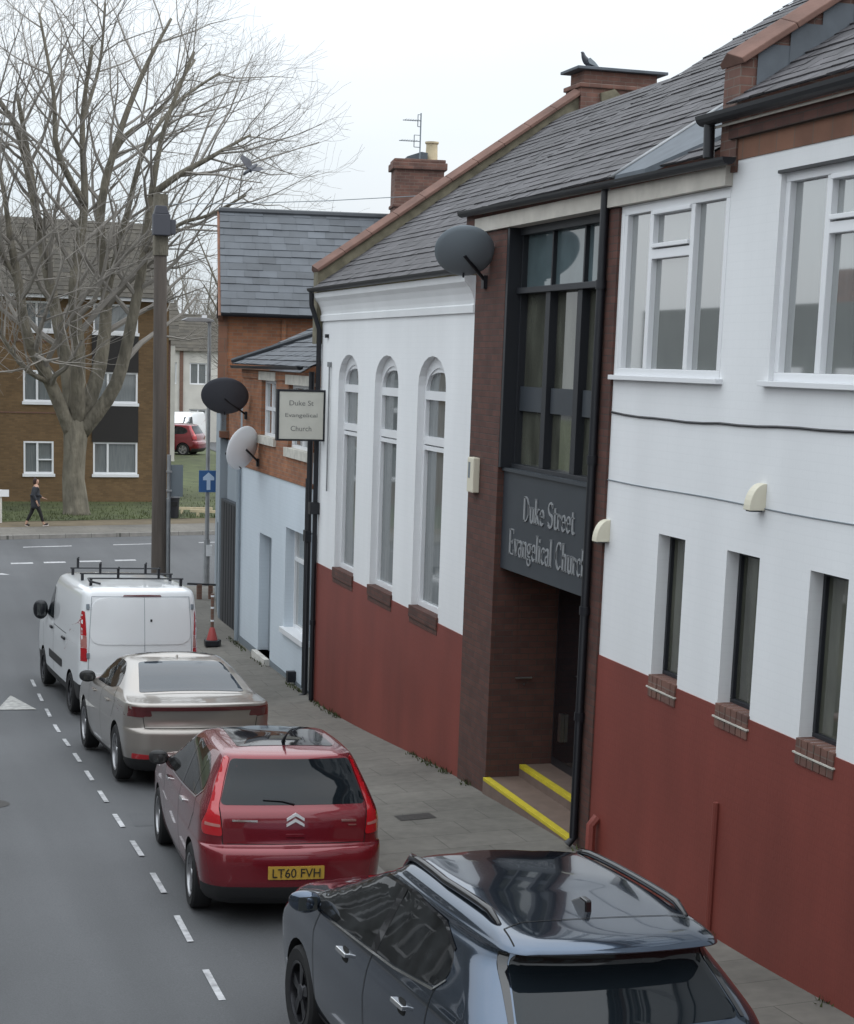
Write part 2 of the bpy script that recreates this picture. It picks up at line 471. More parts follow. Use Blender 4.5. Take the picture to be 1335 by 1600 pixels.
side.quad((19.6, 98, fz + .2), (31, 98, fz + .2), (45, 290, fz + .1), (29, 290, fz + .1))
struct(side.build('side_street', 'asphalt'))
# grass blades (a wild mat of short blades on the verge)
gb = MB()
rg = random.Random(3)
for i in range(9000):
    x = rg.uniform(-2, 16); y = far(x, 4.7) + rg.random() ** 1.5 * 26
    if x > 15 + (y - 62) * .11: continue
    z = fz + .03; h = rg.uniform(.05, .16); a = rg.uniform(0, 6.3); wdt = rg.uniform(.012, .03)
    dx, dy = math.cos(a) * wdt, math.sin(a) * wdt
    lx, ly = rg.uniform(-.06, .06), rg.uniform(-.06, .06)
    gb.add([(x - dx, y - dy, z), (x + dx, y + dy, z), (x + lx, y + ly, z + h)], [(0, 1, 2)], 0, rg.random())
struct(gb.build('grass', 'grass'), 'stuff')
# painted markings
rm = MB()
for k in range(-3, 13):
    yc = 13.9 + 1.585 * k
    L = .4
    n = 4
    for i in range(n):
        a, b = yc - L + 2 * L * i / n, yc - L + 2 * L * (i + 1) / n
        rm.quad((2.57, a, road(a) + .012), (2.63, a, road(a) + .012), (2.63, b, road(b) + .012), (2.57, b, road(b) + .012))
for x0, y0 in ((3.51, 52.4), (4.5, 52.6), (5.6, 52.85), (2.45, 52.2), (1.4, 52.0), (.3, 51.7), (6.7, 53.1)):
    rm.quad((x0, y0, -1.094), (x0 + .66, y0 + .1, -1.094), (x0 + .66, y0 + .42, -1.094), (x0, y0 + .32, -1.094))
for x0, y0 in ((7.2, 57.6), (4.2, 56.9), (1.2, 56.2), (10.2, 58.3), (-1.8, 55.5)):
    rm.quad((x0, y0, -1.094), (x0 + 1.6, y0 + .37, -1.094), (x0 + 1.6, y0 + .55, -1.094), (x0, y0 + .18, -1.094))
rm.quad((1.6, 48.4, -1.094), (3.3, 49.9, -1.094), (3.1, 50.2, -1.094), (1.4, 49.4, -1.094))
struct(rm.build('road_marking', 'road_paint'))
# iron covers and old reinstatement patches
cv_ = MB()
for x, y, a, b in ((1.1, 21.5, .3, .3), (.2, 37.5, .32, .32)):
    n_ = 20; c0 = [(x + a * math.cos(6.2832 * i / n_), y + b * math.sin(6.2832 * i / n_)) for i in range(n_)]
    cv_.add([(p, q, road(q, p) + .005) for p, q in c0], [tuple(range(n_))])
for x, y in ((5.95, 19.0), (6.3, 26.2)):
    zz = lambda q, p: road(q) + .105 + (base(q) - road(q) - .105) * (p - 4.9) / 2.3 + .006
    cv_.quad(*[(p, q, zz(q, p)) for p, q in ((x - .22, y - .15), (x + .22, y - .15), (x + .22, y + .15), (x - .22, y + .15))])
struct(cv_.build('iron_cover', 'cover_iron'))
pt_ = MB()
for x0, x1, y0, y1 in ((-1.2, -.2, 24, 33), (2.75, 4.7, 19.9, 20.7), (1.0, 2.4, 38, 41)):
    k_ = 6
    for i in range(k_):
        a, b = y0 + (y1 - y0) * i / k_, y0 + (y1 - y0) * (i + 1) / k_
        pt_.quad((x0, a, road(a, x0) + .003), (x1, a, road(a, x1) + .003), (x1, b, road(b, x1) + .003), (x0, b, road(b, x0) + .003))
struct(pt_.build('road_patch', 'asphalt_patch'))
tm = MB()
tri = [(1.75, 30.05), (2.42, 30.1), (2.09, 31.6)]
for i in range(6):
    for a0, a1 in ((i / 6, (i + 1) / 6),):
        y0, y1 = 30.07 + 1.5 * a0, 30.07 + 1.5 * a1
        w0, w1 = .34 * (1 - a0), .34 * (1 - a1)
        tm.quad((2.09 - w0, y0, road(y0, 1.8) + .012), (2.09 + w0, y0, road(y0, 2.3) + .012), (2.09 + w1, y1, road(y1, 2.3) + .012), (2.09 - w1, y1, road(y1, 1.8) + .012))
struct(tm.build('hump_marking', 'worn_paint'))
wd_ = MB(); rg = random.Random(9)
for i in range(1500):
    y = rg.choice((rg.uniform(20.5, 30), rg.uniform(30, 40), rg.uniform(10, 20))); 
    if math.sin(y * 2.3) + math.sin(y * .9 + 1) < .1 or 16.9 < y < 20.1: continue
    x = F_WALL - rg.random() ** 2 * .12; z = base(y); h = rg.uniform(.02, .09); a = rg.uniform(0, 6.3); dx, dy = math.cos(a) * .012, math.sin(a) * .012
    wd_.add([(x - dx, y - dy, z), (x + dx, y + dy, z), (x + rg.uniform(-.05, .02), y + rg.uniform(-.04, .04), z + h)], [(0, 1, 2)], 0, rg.random())
struct(wd_.build('weeds', 'grass'), 'stuff')

# ------------------------------------------------------------------ building helpers
F = 7.2
FO, FU, FV, FN = Vector((F, 0, 0)), Y1, Z1, NX
def rect(u0, u1, v0, v1): return [(u0, v0), (u1, v0), (u1, v1), (u0, v1)]
def arch(u0, u1, v0, v1, rise, n=10):
    """opening with a segmental / round head, rise = head height above springing v1"""
    c = (u0 + u1) / 2; a = (u1 - u0) / 2
    return [(u0, v0), (u1, v0)] + [(c + a * math.cos(math.pi * i / n), v1 + rise * math.sin(math.pi * i / n)) for i in range(n + 1)]
def slates(name, parent, O, U, V, W, H, m='slate', sw=.3, sh=.2, clips=(), seed=1, lift=.014, under=True):
    rg = random.Random(seed)
    O, U, V = Vector(O), Vector(U).normalized(), Vector(V).normalized()
    N = V.cross(U)
    if N.z < 0: N = -N
    mb = MB()
    rows = int(H / sh) + 1
    for j in range(rows):
        v0, v1 = j * sh, min((j + 1) * sh + .03, H)
        if v0 >= H - .02: break
        u = -rg.random() * sw
        sag = .006 * math.sin(j * 1.7)
        while u < W:
            wd = sw * rg.uniform(.85, 1.12)
            a, b = max(u, 0), min(u + wd - .004, W)
            u += wd
            if b - a < .02: continue
            l = lift * rg.uniform(.7, 1.5); sk = rg.uniform(-.006, .006)
            if rg.random() < .04: sk *= 3
            t = rg.gauss(.5, .17); t = min(max(t, 0), 1)
            A = O + U * a + V * (v0 + sk) + N * (l + sag); B = O + U * b + V * (v0 - sk) + N * (l + sag)
            C_ = O + U * b + V * v1 + N * .002; D = O + U * a + V * v1 + N * .002
            mb.add([A, B, C_, D, A - N * (l + .004), B - N * (l + .004)], [(0, 1, 2, 3), (4, 5, 1, 0)], 0, t if abs(t - .5) > 1e-6 else .51)
    if under:
        mb.quad(O - N * .012, O + U * W - N * .012, O + U * W + V * H - N * .012, O + V * H - N * .012, 0, .25)
    me = bpy.data.meshes.new(name); me.from_pydata(mb.v, [], mb.f); me.update(); me.materials.append(MATS[m])
    at = me.attributes.new('tone', 'FLOAT', 'FACE'); at.data.foreach_set('value', mb.tone)
    if clips:
        bm = bmesh.new(); bm.from_mesh(me)
        for p, nn in clips:
            bmesh.ops.bisect_plane(bm, geom=bm.verts[:] + bm.edges[:] + bm.faces[:], plane_co=p, plane_no=nn, clear_outer=False, clear_inner=True)
        bm.to_mesh(me); bm.free()
    return link(name, me, parent)
def gutter(name, parent, p0, p1, r=.06, m='black_plastic', side=NX):
    p0, p1 = Vector(p0), Vector(p1); u = (p1 - p0).normalized(); L = (p1 - p0).length
    v = Z1; prof = []
    for i in range(9):
        t = math.pi + math.pi * i / 8
        prof.append((r * math.cos(t), r * math.sin(t)))
    for i in range(8, -1, -1):
        t = math.pi + math.pi * i / 8
        prof.append(((r - .008) * math.cos(t), (r - .008) * math.sin(t) + .001))
    mb = MB(); mb.sweep(prof, 0, L, p0, u, v, side)
    for e in (0, L):
        mb.prism([(r * math.cos(math.pi + math.pi * i / 8), r * math.sin(math.pi + math.pi * i / 8)) for i in range(9)], p0 + u * e, side, v, u, -.006, .006)
    return mb.build(name, m, parent)
def window(parent, O, u, v, n, u0, u1, v0, v1, back, mull=(), trans=(), fr=.065, depth=.06, glass='glass_curtain', m='upvc', sill=None, name='window', label=None, sillm=None, bars=()):
    """back: distance of the frame front behind the wall face; mull: u positions; trans: (u0,u1,v)"""
    mb = MB(); N0, N1 = -back - depth, -back
    mb.obox(O, u, v, n, u0, u1, v0, v0 + fr, N0, N1); mb.obox(O, u, v, n, u0, u1, v1 - fr, v1, N0, N1)
    mb.obox(O, u, v, n, u0, u0 + fr, v0 + fr, v1 - fr, N0, N1 - .001); mb.obox(O, u, v, n, u1 - fr, u1, v0 + fr, v1 - fr, N0, N1 - .001)
    for x in mull: mb.obox(O, u, v, n, x - fr * .55, x + fr * .55, v0 + fr, v1 - fr, N0, N1 - .002)
    for a, b, z in trans: mb.obox(O, u, v, n, a + .003, b - .003, z - fr * .6, z + fr * .6, N0, N1 - .003)
    for a, b, c, d in bars: mb.obox(O, u, v, n, a, b, c, d, N0, N1 + .02)
    w_ = mb.build(name, m, parent, bevel=.006)
    if label: w_['label'] = label
    p = MB(); O, u, v, n = Vector(O), Vector(u), Vector(v), Vector(n)
    q = O + n * (-back - depth * .75)
    p.obox(q, u, v, n, u0 + .01, u1 - .01, v0 + .01, v1 - .01, -.008, 0)
    p.build('pane', glass, w_)
    if sill:
        s_ = MB(); s_.obox(O, u, v, n, u0 - sill[0], u1 + sill[0], v0 - sill[1], v0 + .002, -back - depth, sill[2]); s_.build('sill', sillm or m, w_, bevel=.005)
    return w_
def text_mesh(name, body, W, Hh, C, xdir, ydir, m, parent, ext=.012, bold=0.0):
    c = bpy.data.curves.new(name, 'FONT'); c.body = body; c.extrude = .02; c.align_x = 'LEFT'; c.offset = bold
    o = bpy.data.objects.new(name, c); col.objects.link(o)
    dg = bpy.context.evaluated_depsgraph_get()
    me = bpy.data.meshes.new_from_object(o.evaluated_get(dg)); me.name = name
    bpy.data.objects.remove(o); bpy.data.curves.remove(c)
    xs = [v.co.x for v in me.vertices]; ys_ = [v.co.y for v in me.vertices]
    x0, x1, y0, y1 = min(xs), max(xs), min(ys_), max(ys_)
    xd, yd = Vector(xdir), Vector(ydir); zd = xd.cross(yd); C = Vector(C)
    for v in me.vertices:
        a = ((v.co.x - x0) / (x1 - x0) - .5) * W; b = ((v.co.y - y0) / (y1 - y0) - .5) * Hh
        d = ext if v.co.z > 0 else -.001
        v.co = C + xd * a + yd * b + zd * d
    me.materials.clear(); me.materials.append(MATS[m])
    return link(name, me, parent)

# condensed serif lettering drawn stroke by stroke: each glyph is (advance, strokes); a stroke is (points, weight)
def _arc(cx, cy, rx, ry, a0, a1, n=10): return [(cx + rx * math.cos(R(a0 + (a1 - a0) * i / n)), cy + ry * math.sin(R(a0 + (a1 - a0) * i / n))) for i in range(n + 1)]
_T, _t, _s = .13, .05, .05
def _ser(x, y, w_=.13): return ([(x - w_, y), (x + w_, y)], _s)
GLY = {
 'D': (.62, [([(.12, 0), (.12, 1)], _T), ([(.05, .975), (.25, .975)] + _arc(.25, .5, .27, .475, 90, -90) + [(.05, .025)], .07), ([(.50, .72), (.52, .5), (.50, .28)], .12)]),
 'E': (.56, [([(.12, 0), (.12, 1)], _T), ([(.03, .975), (.47, .975), (.47, .82)], _t), ([(.12, .5), (.36, .5)], _t), ([(.36, .58), (.36, .42)], _t), ([(.03, .025), (.49, .025), (.49, .2)], _t)]),
 'S': (.52, [(_arc(.25, .74, .18, .235, 20, 270), .085), (_arc(.25, .26, .2, .245, 90, -160), .095), ([(.42, .95), (.42, .78)], _t), ([(.05, .05), (.05, .22)], _t)]),
 'C': (.6, [(_arc(.32, .5, .25, .475, 50, 310, 16), .085), ([(.07, .65), (.065, .5), (.07, .35)], .13), ([(.5, .97), (.5, .74)], _t)]),
 'u': (.48, [([(.11, .62), (.11, .16)] + _arc(.22, .16, .11, .135, 180, 320, 6), .11), ([(.37, .62), (.37, 0)], _T), _ser(.08, .61, .08), _ser(.34, .61, .08), _ser(.42, .02, .05)]),
 'k': (.48, [([(.11, 0), (.11, 1)], _T), ([(.11, .27), (.36, .61)], _t), ([(.2, .36), (.39, .01)], .1), _ser(.11, .02), _ser(.07, .98, .07), _ser(.37, .61, .09), _ser(.4, .02, .08)]),
 'e': (.42, [(_arc(.21, .31, .155, .295, -45, -360, 14), .075), ([(.06, .42), (.055, .31), (.065, .2)], .11), ([(.07, .35), (.36, .35)], .04)]),
 't': (.32, [([(.14, .82), (.14, .12)] + _arc(.22, .12, .08, .09, 180, 320, 5), .11), ([(.03, .61), (.29, .61)], _t)]),
 'r': (.36, [([(.11, 0), (.11, .62)], _T), ([(.11, .42), (.2, .57), (.3, .58)], .07), ([(.3, .58), (.3, .48)], .08), _ser(.12, .02, .11), _ser(.07, .61, .07)]),
 'v': (.44, [([(.07, .61), (.22, .0)], .12), ([(.22, .0), (.38, .61)], _t), _ser(.08, .61, .09), _ser(.37, .61, .08)]),
 'a': (.42, [(_arc(.18, .47, .13, .13, 160, 0, 7) + [(.31, .0)], .09), (_arc(.18, .18, .125, .165, 60, 330, 10), .075), _ser(.35, .02, .05)]),
 'n': (.5, [([(.11, 0), (.11, .62)], _T), ([(.11, .45)] + _arc(.25, .45, .12, .15, 140, 0, 7) + [(.37, 0)], .1), _ser(.11, .02, .1), _ser(.38, .02, .1), _ser(.07, .61, .07)]),
 'g': (.44, [(_arc(.19, .42, .14, .18, 0, 360, 14), .075), ([(.12, .24), (.1, .14), (.3, .1)], .06), (_arc(.2, -.08, .16, .13, 60, -240, 12), .06), ([(.28, .58), (.4, .62)], .05)]),
 'l': (.26, [([(.12, 0), (.12, 1)], _T), _ser(.12, .02, .11), _ser(.08, .98, .08)]),
 'i': (.26, [([(.12, 0), (.12, .62)], _T), ([(.12, .78), (.12, .9)], .13), _ser(.12, .02, .11), _ser(.08, .61, .08)]),
 'c': (.4, [(_arc(.21, .31, .155, .295, 50, 310, 12), .07), ([(.06, .42), (.055, .31), (.065, .2)], .11), ([(.31, .56), (.31, .44)], .07)]),
 'h': (.5, [([(.11, 0), (.11, 1)], _T), ([(.11, .45)] + _arc(.25, .45, .12, .15, 140, 0, 7) + [(.37, 0)], .1), _ser(.11, .02, .1), _ser(.38, .02, .1), _ser(.07, .98, .07)]),
 ' ': (.3, [])}
def serif_text(name, body, C, xdir, ydir, W, cap, m, parent, ext=.012):
    adv = sum(GLY[c][0] for c in body); sx = W / adv
    C, xd, yd = Vector(C), Vector(xdir), Vector(ydir); zd = xd.cross(yd); mb = MB(); x = 0
    for ch_ in body:
        a, strokes = GLY[ch_]
        for pts, wt in strokes:
            pv_ = None; L_, R_ = [], []
            for i, p in enumerate(pts):
                q0, q1 = pts[max(i - 1, 0)], pts[min(i + 1, len(pts) - 1)]
                t = Vector((q1[0] - q0[0], q1[1] - q0[1], 0))
                t = t.normalized() if t.length > 1e-6 else Vector((1, 0, 0))
                nn = Vector((-t.y, t.x, 0)) * wt / 2
                f = lambda u_, v_, d: C + xd * ((x + u_) * sx - W / 2) + yd * ((v_ - .5) * cap) + zd * d
                L_.append((p[0] + nn.x, p[1] + nn.y)); R_.append((p[0] - nn.x, p[1] - nn.y))
            for i in range(len(pts) - 1):
                A = [L_[i], L_[i + 1], R_[i + 1], R_[i]]
                T_ = [f(u_, v_, ext) for u_, v_ in A]; B_ = [f(u_, v_, 0) for u_, v_ in A]
                mb.add(T_ + B_, [(0, 1, 2, 3), (0, 4, 5, 1), (3, 2, 6, 7), (0, 3, 7, 4), (1, 5, 6, 2)])
        x += a
    return mb.build(name, m, parent)

# ------------------------------------------------------------------ the chapel with arched windows
ch = thing('chapel', 'white chapel wing with three tall arched windows over a red plinth', 'church', (F, 25.2, -.6), world=True)
A0, A1 = 21.1, 29.25
AW = [(26.77, 28.02), (24.52, 25.79), (22.26, 23.53)]
mb = MB()
mb.wall(rect(A0, A1, 1.70, 6.3), [arch(a, b, 1.76, 4.88, .41) for a, b in AW], FO, FU, FV, FN, .19)
mb.box(F + .001, F + 5.3, A1 - .02, A1, -1.0, 6.3)
mb.build('wall', 'white_paint', ch)
mb = MB()
n = 24
mb.obox(FO, FU, FV, FN, A0, A1, -1.2, 1.70, -.3, .012)
mb.build('plinth', 'red_paint', ch)
for a, b in AW:
    s_ = MB()
    s_.obox(FO, FU, FV, FN, a - .02, b + .02, 1.60, 1.77, -.2, .035)
    s_.obox(FO, FU, FV, FN, a - .02, b + .02, 1.52, 1.60, -.1, .02)
    s_.build('brick_sill', 'dark_brick', ch, bevel=.005)
    fr = .075; mb = MB(); N0, N1 = -.17, -.10
    outer = arch(a, b, 1.77, 4.88, .41, 14); inner = arch(a + fr, b - fr, 1.77 + fr, 4.80, .33, 14)
    k = len(outer)
    for i in range(k):
        j = (i + 1) % k
        for nn in (N1,):
            P = lambda p, d: FO + FU * p[0] + FV * p[1] + FN * d
            mb.quad(P(outer[i], N1), P(outer[j], N1), P(inner[j], N1), P(inner[i], N1))
            mb.quad(P(inner[i], N1), P(inner[j], N1), P(inner[j], N0), P(inner[i], N0))
    mb.obox(FO, FU, FV, FN, a + fr - .01, b - fr + .01, 4.69, 4.81, N0, N1 + .004)
    mb.obox(FO, FU, FV, FN, a + fr - .01, b - fr + .01, 4.07, 4.18, N0, N1 + .004)
    mb.obox(FO, FU, FV, FN, a + fr - .01, b - fr + .01, 3.99, 4.05, N0, N1 + .002)
    hd = arch(a + fr, b - fr, 4.92, 4.93, .2, 14)
    top = [q for q in inner if q[1] >= 4.79]
    # solid plaster tympanum over the top light
    po = [(a + fr, 5.0)] + [(b - fr, 5.0)] + [p_ for p_ in inner[2:] if p_[1] > 5.0]
    wd = mb.build('window', 'upvc', ch)
    p = MB(); p.prism(arch(a + .02, b - .02, 1.79, 4.86, .39, 14), FO - FN * -.0, FU, FV, FN, -.168, -.155)
    p.build('pane', 'glass_curtain', wd)
    t_ = MB()
    c_ = (a + b) / 2; ha = (b - a) / 2 - fr
    up = [(c_ + ha * math.cos(math.pi * i / 14), 4.86 + .36 * math.sin(math.pi * i / 14)) for i in range(15)]
    lo = [(c_ + ha * math.cos(math.pi * i / 14), 4.90 + .17 * math.sin(math.pi * i / 14)) for i in range(15)]
    for i in range(14):
        t_.quad(*[FO + FU * q[0] + FV * q[1] + FN * -.12 for q in (up[i], up[i + 1], lo[i + 1], lo[i])])
        t_.quad(*[FO + FU * q[0] + FV * q[1] + FN * dd for q, dd in ((lo[i], -.12), (lo[i + 1], -.12), (lo[i + 1], -.16), (lo[i], -.16))])
    t_.build('arch_panel', 'upvc', wd)
cv = [(0.0, 5.84), (.035, 5.84), (.04, 5.93), (.02, 5.95), (.03, 6.0), (.055, 6.08), (.1, 6.16), (.16, 6.22), (.17, 6.3), (0, 6.3)]
mb = MB(); mb.sweep(cv, A0 + .05, A1, FO, FU, FV, FN); mb.build('cornice', 'white_paint', ch)
gutter('gutter', ch, (F - .21, A0 + .1, 6.38), (F - .21, A1 + .05, 6.38), .065)
V1 = Vector((1, 0, .71)).normalized()
slates('roof', ch, (F - .2, A0, 6.37), Y1, V1, A1 - A0 + .02, 5.42, seed=5, lift=.011, sh=.165, sw=.27)
# far gable parapet with terracotta coping, mossy upstand
def coping(parent, y0, y1, x0, z0, x1, z1, up=.2, m='terracotta', wallm='moss_mortar', base_drop=1.2):
    mb = MB(); mb.prism([(x0, z0 - base_drop), (x1, z0 - base_drop), (x1, z1), (x0, z0)], (0, y0, 0), X1, Z1, Y1, 0, y1 - y0)
    mb.build('parapet', wallm, parent)
    d = Vector((x1 - x0, 0, z1 - z0)); L = d.length; d.normalize(); nn = Vector((-d.z, 0, d.x))
    c = MB(); nseg = int(L / .62) + 1
    for i in range(nseg):
        a, b = L * i / nseg, L * (i + 1) / nseg - .004
        prof = [(-.06, 0), (-.06, .05), ((y1 - y0) * .5, .13), (y1 - y0 + .06, .05), (y1 - y0 + .06, 0)]
        c.sweep(prof, a, b, Vector((x0, y0, z0)) + nn * .002, d, nn, Y1)
    return c.build('coping', m, parent, bevel=.01)
coping(ch, A1 - .02, A1 + .28, F - .1, 6.66, 11.75, 9.88)
mb = MB(); mb.box(11.7, 13.2, A1 - .1, A1 + .62, 8.5, 9.98); c_ = mb.build('chimney', 'chimney_brick', ch)
mb = MB(); mb.box(11.66, 13.24, A1 - .14, A1 + .66, 9.98, 10.06); mb.box(11.76, 13.14, A1 - .06, A1 + .58, 10.06, 10.28); mb.build('chimney_band', 'chimney_brick', c_, bevel=.02)
mb = MB(); mb.box(11.6, 13.3, A1 - .16, A1 + .68, 10.28, 10.33); mb.build('chimney_cap', 'lead', c_, bevel=.01)
mb = MB()
for x in (11.95,):
    mb.prism([(12.05, 9.9), (12.3, 9.98), (12.75, 9.62), (12.1, 9.52)], (0, A1 - .16, 0), X1, Z1, Y1, 0, .2)
mb.build('chimney_flaunching', 'moss_mortar', ch)
mb = MB(); mb.tube([(F - .21, A1 - .03, 6.33), (F - .2, A1 - .03, 6.1), (F - .06, A1 - .04, 5.7), (F - .06, A1 - .04, 2.9), (F - .06, A1 - .04, -.75)], .042)
for z in (4.6, 2.6, .6): mb.tube([(F - .06, A1 - .04, z), (F - .06, A1 - .04, z + .08)], .055)
mb.box(F - .17, F - .001, A1 - .13, A1 + .05, 2.55, 2.75)
mb.build('downpipe', 'black_plastic', ch, smooth=False, auto=40)
mb = MB(); mb.tube([(F - .03, 28.55, 5.08), (F - .03, 28.55, 3.0)], .014); mb.tube([(F - .03, 28.55, 5.08), (F - .03, 28.55, 5.16)], .04)
mb.build('vent_pipe', 'galvanised', ch)
mb = MB(); mb.box(F - .05, F + .001, 28.75, 28.85, 5.56, 5.62); mb.build('bracket', 'black_plastic', ch)

# ------------------------------------------------------------------ the church: entrance bay and long white block
cu = thing('church', 'white church block over red plinth with dark glazed entrance bay between brick piers', 'church', (F, 13, 0), world=True)
SL = [(14.79, 15.38), (13.33, 13.94), (11.88, 12.47), (10.42, 11.01), (8.96, 9.55)]
W2 = (14.26, 16.6, 5.13, 6.80); W3 = (10.9, 13.4, 5.13, 6.84); W4 = (7.2, 9.7, 5.13, 6.84)
mb = MB()
outl = [(4, 2.215), (16.68, 2.215), (16.68, 6.805), (14.28, 6.805), (14.28, 7.02), (4, 7.02)]
holes = [rect(a, b, 2.24, 3.63) for a, b in SL] + [rect(W3[0], W3[1], W3[2], W3[3]), rect(W4[0], W4[1], W4[2], W4[3])] + [rect(14.3, 16.6, 5.13, 6.79)]
mb.wall(outl, holes, FO, FU, FV, FN, .13)
mb.build('wall', 'white_paint', cu)
mb = MB(); mb.obox(FO, FU, FV, FN, 4, 16.68, -.3, 2.215, -.3, .012); mb.build('plinth', 'red_paint', cu)
rgs = random.Random(2)
for a, b in SL:
    s_ = MB(); nb = 6
    for i in range(nb):
        u0 = a - .01 + (b - a + .02) * i / nb; u1 = a - .01 + (b - a + .02) * (i + 1) / nb - .012
        s_.obox(FO, FU, FV, FN, u0, u1, 2.03, 2.243, -.13, .022 + rgs.uniform(0, .006))
    s_.build('brick_sill', 'chimney_brick', cu, bevel=.004)
    s_ = MB(); s_.obox(FO, FU, FV, FN, a - .03, b + .03, 2.112, 2.126, -.1, .034); s_.build('sill_strip', 'stone_sill', cu)
    window(cu, FO, FU, FV, FN, a + .002, b - .002, 2.245, 3.628, .12, fr=.04, depth=.05, glass='glass_tint', m='dark_frame')
def casement(W, glass='glass_net', back=-.015):
    a, b, v0, v1 = W
    m1, m2 = a + (b - a) * .715, a + (b - a) * .32
    t = v1 - .49
    window(cu, FO, FU, FV, FN, a, b, v0, v1, back, mull=(m1, m2), trans=((m2, m1, t),), fr=.075, depth=.08, glass=glass, sill=(.07, .045, .07),
           bars=((m2 + .05, m1 - .05, t + .06, t + .1), (m2 + .04, m1 - .04, v1 - .115, v1 - .075)))
casement((W2[0] + .05, W2[1], W2[2], 6.79), back=.0)
casement(W3, back=.045); casement(W4, back=.045)
mb = MB(); mb.obox(FO, FU, FV, FN, W3[0] - .03, W3[1] + .03, W3[3] - .005, W3[3] + .02, -.02, .022); mb.obox(FO, FU, FV, FN, W4[0] - .03, W4[1] + .03, W4[3] - .005, W4[3] + .02, -.02, .022)
mb.build('drip_strip', 'black_plastic', cu)
# frieze of bright brick under the taller eave
mb = MB(); mb.obox(FO, FU, FV, FN, 4, 14.28, 7.02, 7.2, -.2, .01); mb.build('brick_frieze', 'bright_brick', cu)
mb = MB(); mb.obox(FO, FU, FV, FN, 4, 14.3, 7.2, 7.33, -.2, .06); mb.build('brick_corbel', 'dark_brick', cu)
# piers
mb = MB(); mb.obox(FO, FU, FV, FN, 20.0, 21.1, -.5, 6.80, -.32, .03); mb.obox(FO, FU, FV, FN, 16.68, 17.12, -.3, 6.80, -.32, .03)
mb.build('brick_pier', 'dark_brick', cu, bevel=.006)
# recessed porch
mb = MB()
mb.box(F + .32, 8.12, 20.0, 20.25, -.4, 2.75); mb.box(F + .32, 8.12, 16.9, 17.12, -.4, 2.75)
mb.box(8.12, 8.3, 16.9, 20.25, -.4, 2.75)
mb.build('porch_wall', 'dark_brick', cu)
mb = MB(); mb.box(F + .06, 8.12, 17.12, 20.0, 2.75, 2.8); mb.build('porch_ceiling', 'dark_panel', cu)
mb = MB(); mb.box(8.04, 8.12, 17.2, 19.98, .2, 2.7); d_ = mb.build('door', 'door_dark', cu)
mb = MB(); mb.box(8.02, 8.04, 17.3, 18.5, .35, 2.5); mb.box(8.02, 8.04, 18.62, 19.9, .35, 2.5); mb.build('door_panel', 'black_gloss', d_)
mb = MB(); mb.box(7.97, 8.018, 19.55, 19.63, .6, .95); mb.build('handle', 'steel', d_)
mb = MB(); mb.tube([(8.3, 18.8, 1.0), (8.3, 18.8, 1.0)], .01); 
mb = MB(); mb.box(7.62, 7.64, 19.98, 20.0, 1.25, 1.27); mb.tube([(7.5, 19.96, 1.35), (7.72, 19.96, 1.35)], .014); mb.build('handrail', 'steel', cu)
# steps
mb = MB(); mb.box(F - .06, 7.62, 17.12, 20.0, -.4, .075); mb.box(7.62, 8.12, 17.12, 20.0, -.4, .225); mb.build('step', 'step_tile', cu)
mb = MB(); mb.box(F - .062, F + .03, 17.13, 19.99, .04, .082); mb.box(7.618, 7.70, 17.13, 19.99, .18, .232); mb.build('step_edge', 'yellow_paint', cu, bevel=.004)
# sign panel with raised letters
mb = MB(); mb.obox((F, 0, 0), FU, FV, FN, 17.13, 19.99, 2.74, 3.93, -.12, -.05); mb.obox((F, 0, 0), FU, FV, FN, 17.13, 19.99, 3.93, 3.97, -.14, -.02); sg = mb.build('sign_board', 'dark_panel', cu)
serif_text('lettering', 'Duke Street', (F + .049, 18.44, 3.53), -Y1, Z1, 1.62, .29, 'sign_letter', sg)
serif_text('lettering', 'Evangelical Church', (F + .049, 18.46, 3.1), -Y1, Z1, 2.46, .31, 'sign_letter', sg)
# dark glazed bay
mb = MB()
O3 = Vector((F + .16, 0, 0))
mb.obox(O3, FU, FV, FN, 17.12, 20.0, 6.72, 6.82, -.1, .05); mb.obox(O3, FU, FV, FN, 17.12, 20.0, 6.04, 6.11, -.1, .07)
mb.obox(O3, FU, FV, FN, 17.12, 20.0, 3.97, 4.02, -.1, .05)
mb.obox(O3, FU, FV, FN, 19.9, 20.0, 4.02, 6.72, -.1, .02); mb.obox(O3, FU, FV, FN, 17.12, 17.2, 4.02, 6.72, -.1, .02)
for y in (18.98, 18.02): mb.obox(O3, FU, FV, FN, y - .07, y + .07, 4.02, 6.04, -.1, .03)
for y in (18.98, 18.02): mb.obox(O3, FU, FV, FN, y - .02, y + .02, 6.11, 6.72, -.05, .0)
mb.box(F - .025, F + .27, 19.93, 20.02, 3.97, 6.82)
bw = mb.build('bay_window', 'dark_frame', cu, bevel=.005)
mb = MB()
for a, b in ((17.2, 17.92), (18.12, 18.88), (19.08, 19.9)): mb.obox(O3, FU, FV, FN, a, b, 4.66, 4.95, -.06, -.02)
mb.build('spandrel', 'dark_panel', bw)
mb = MB(); mb.obox(O3, FU, FV, FN, 17.15, 19.95, 4.0, 6.06, -.09, -.07); mb.build('pane', 'glass_tint', bw)
mb = MB(); mb.obox(O3, FU, FV, FN, 17.15, 19.95, 6.08, 6.75, -.07, -.05); mb.build('pane', 'glass_sky', bw)
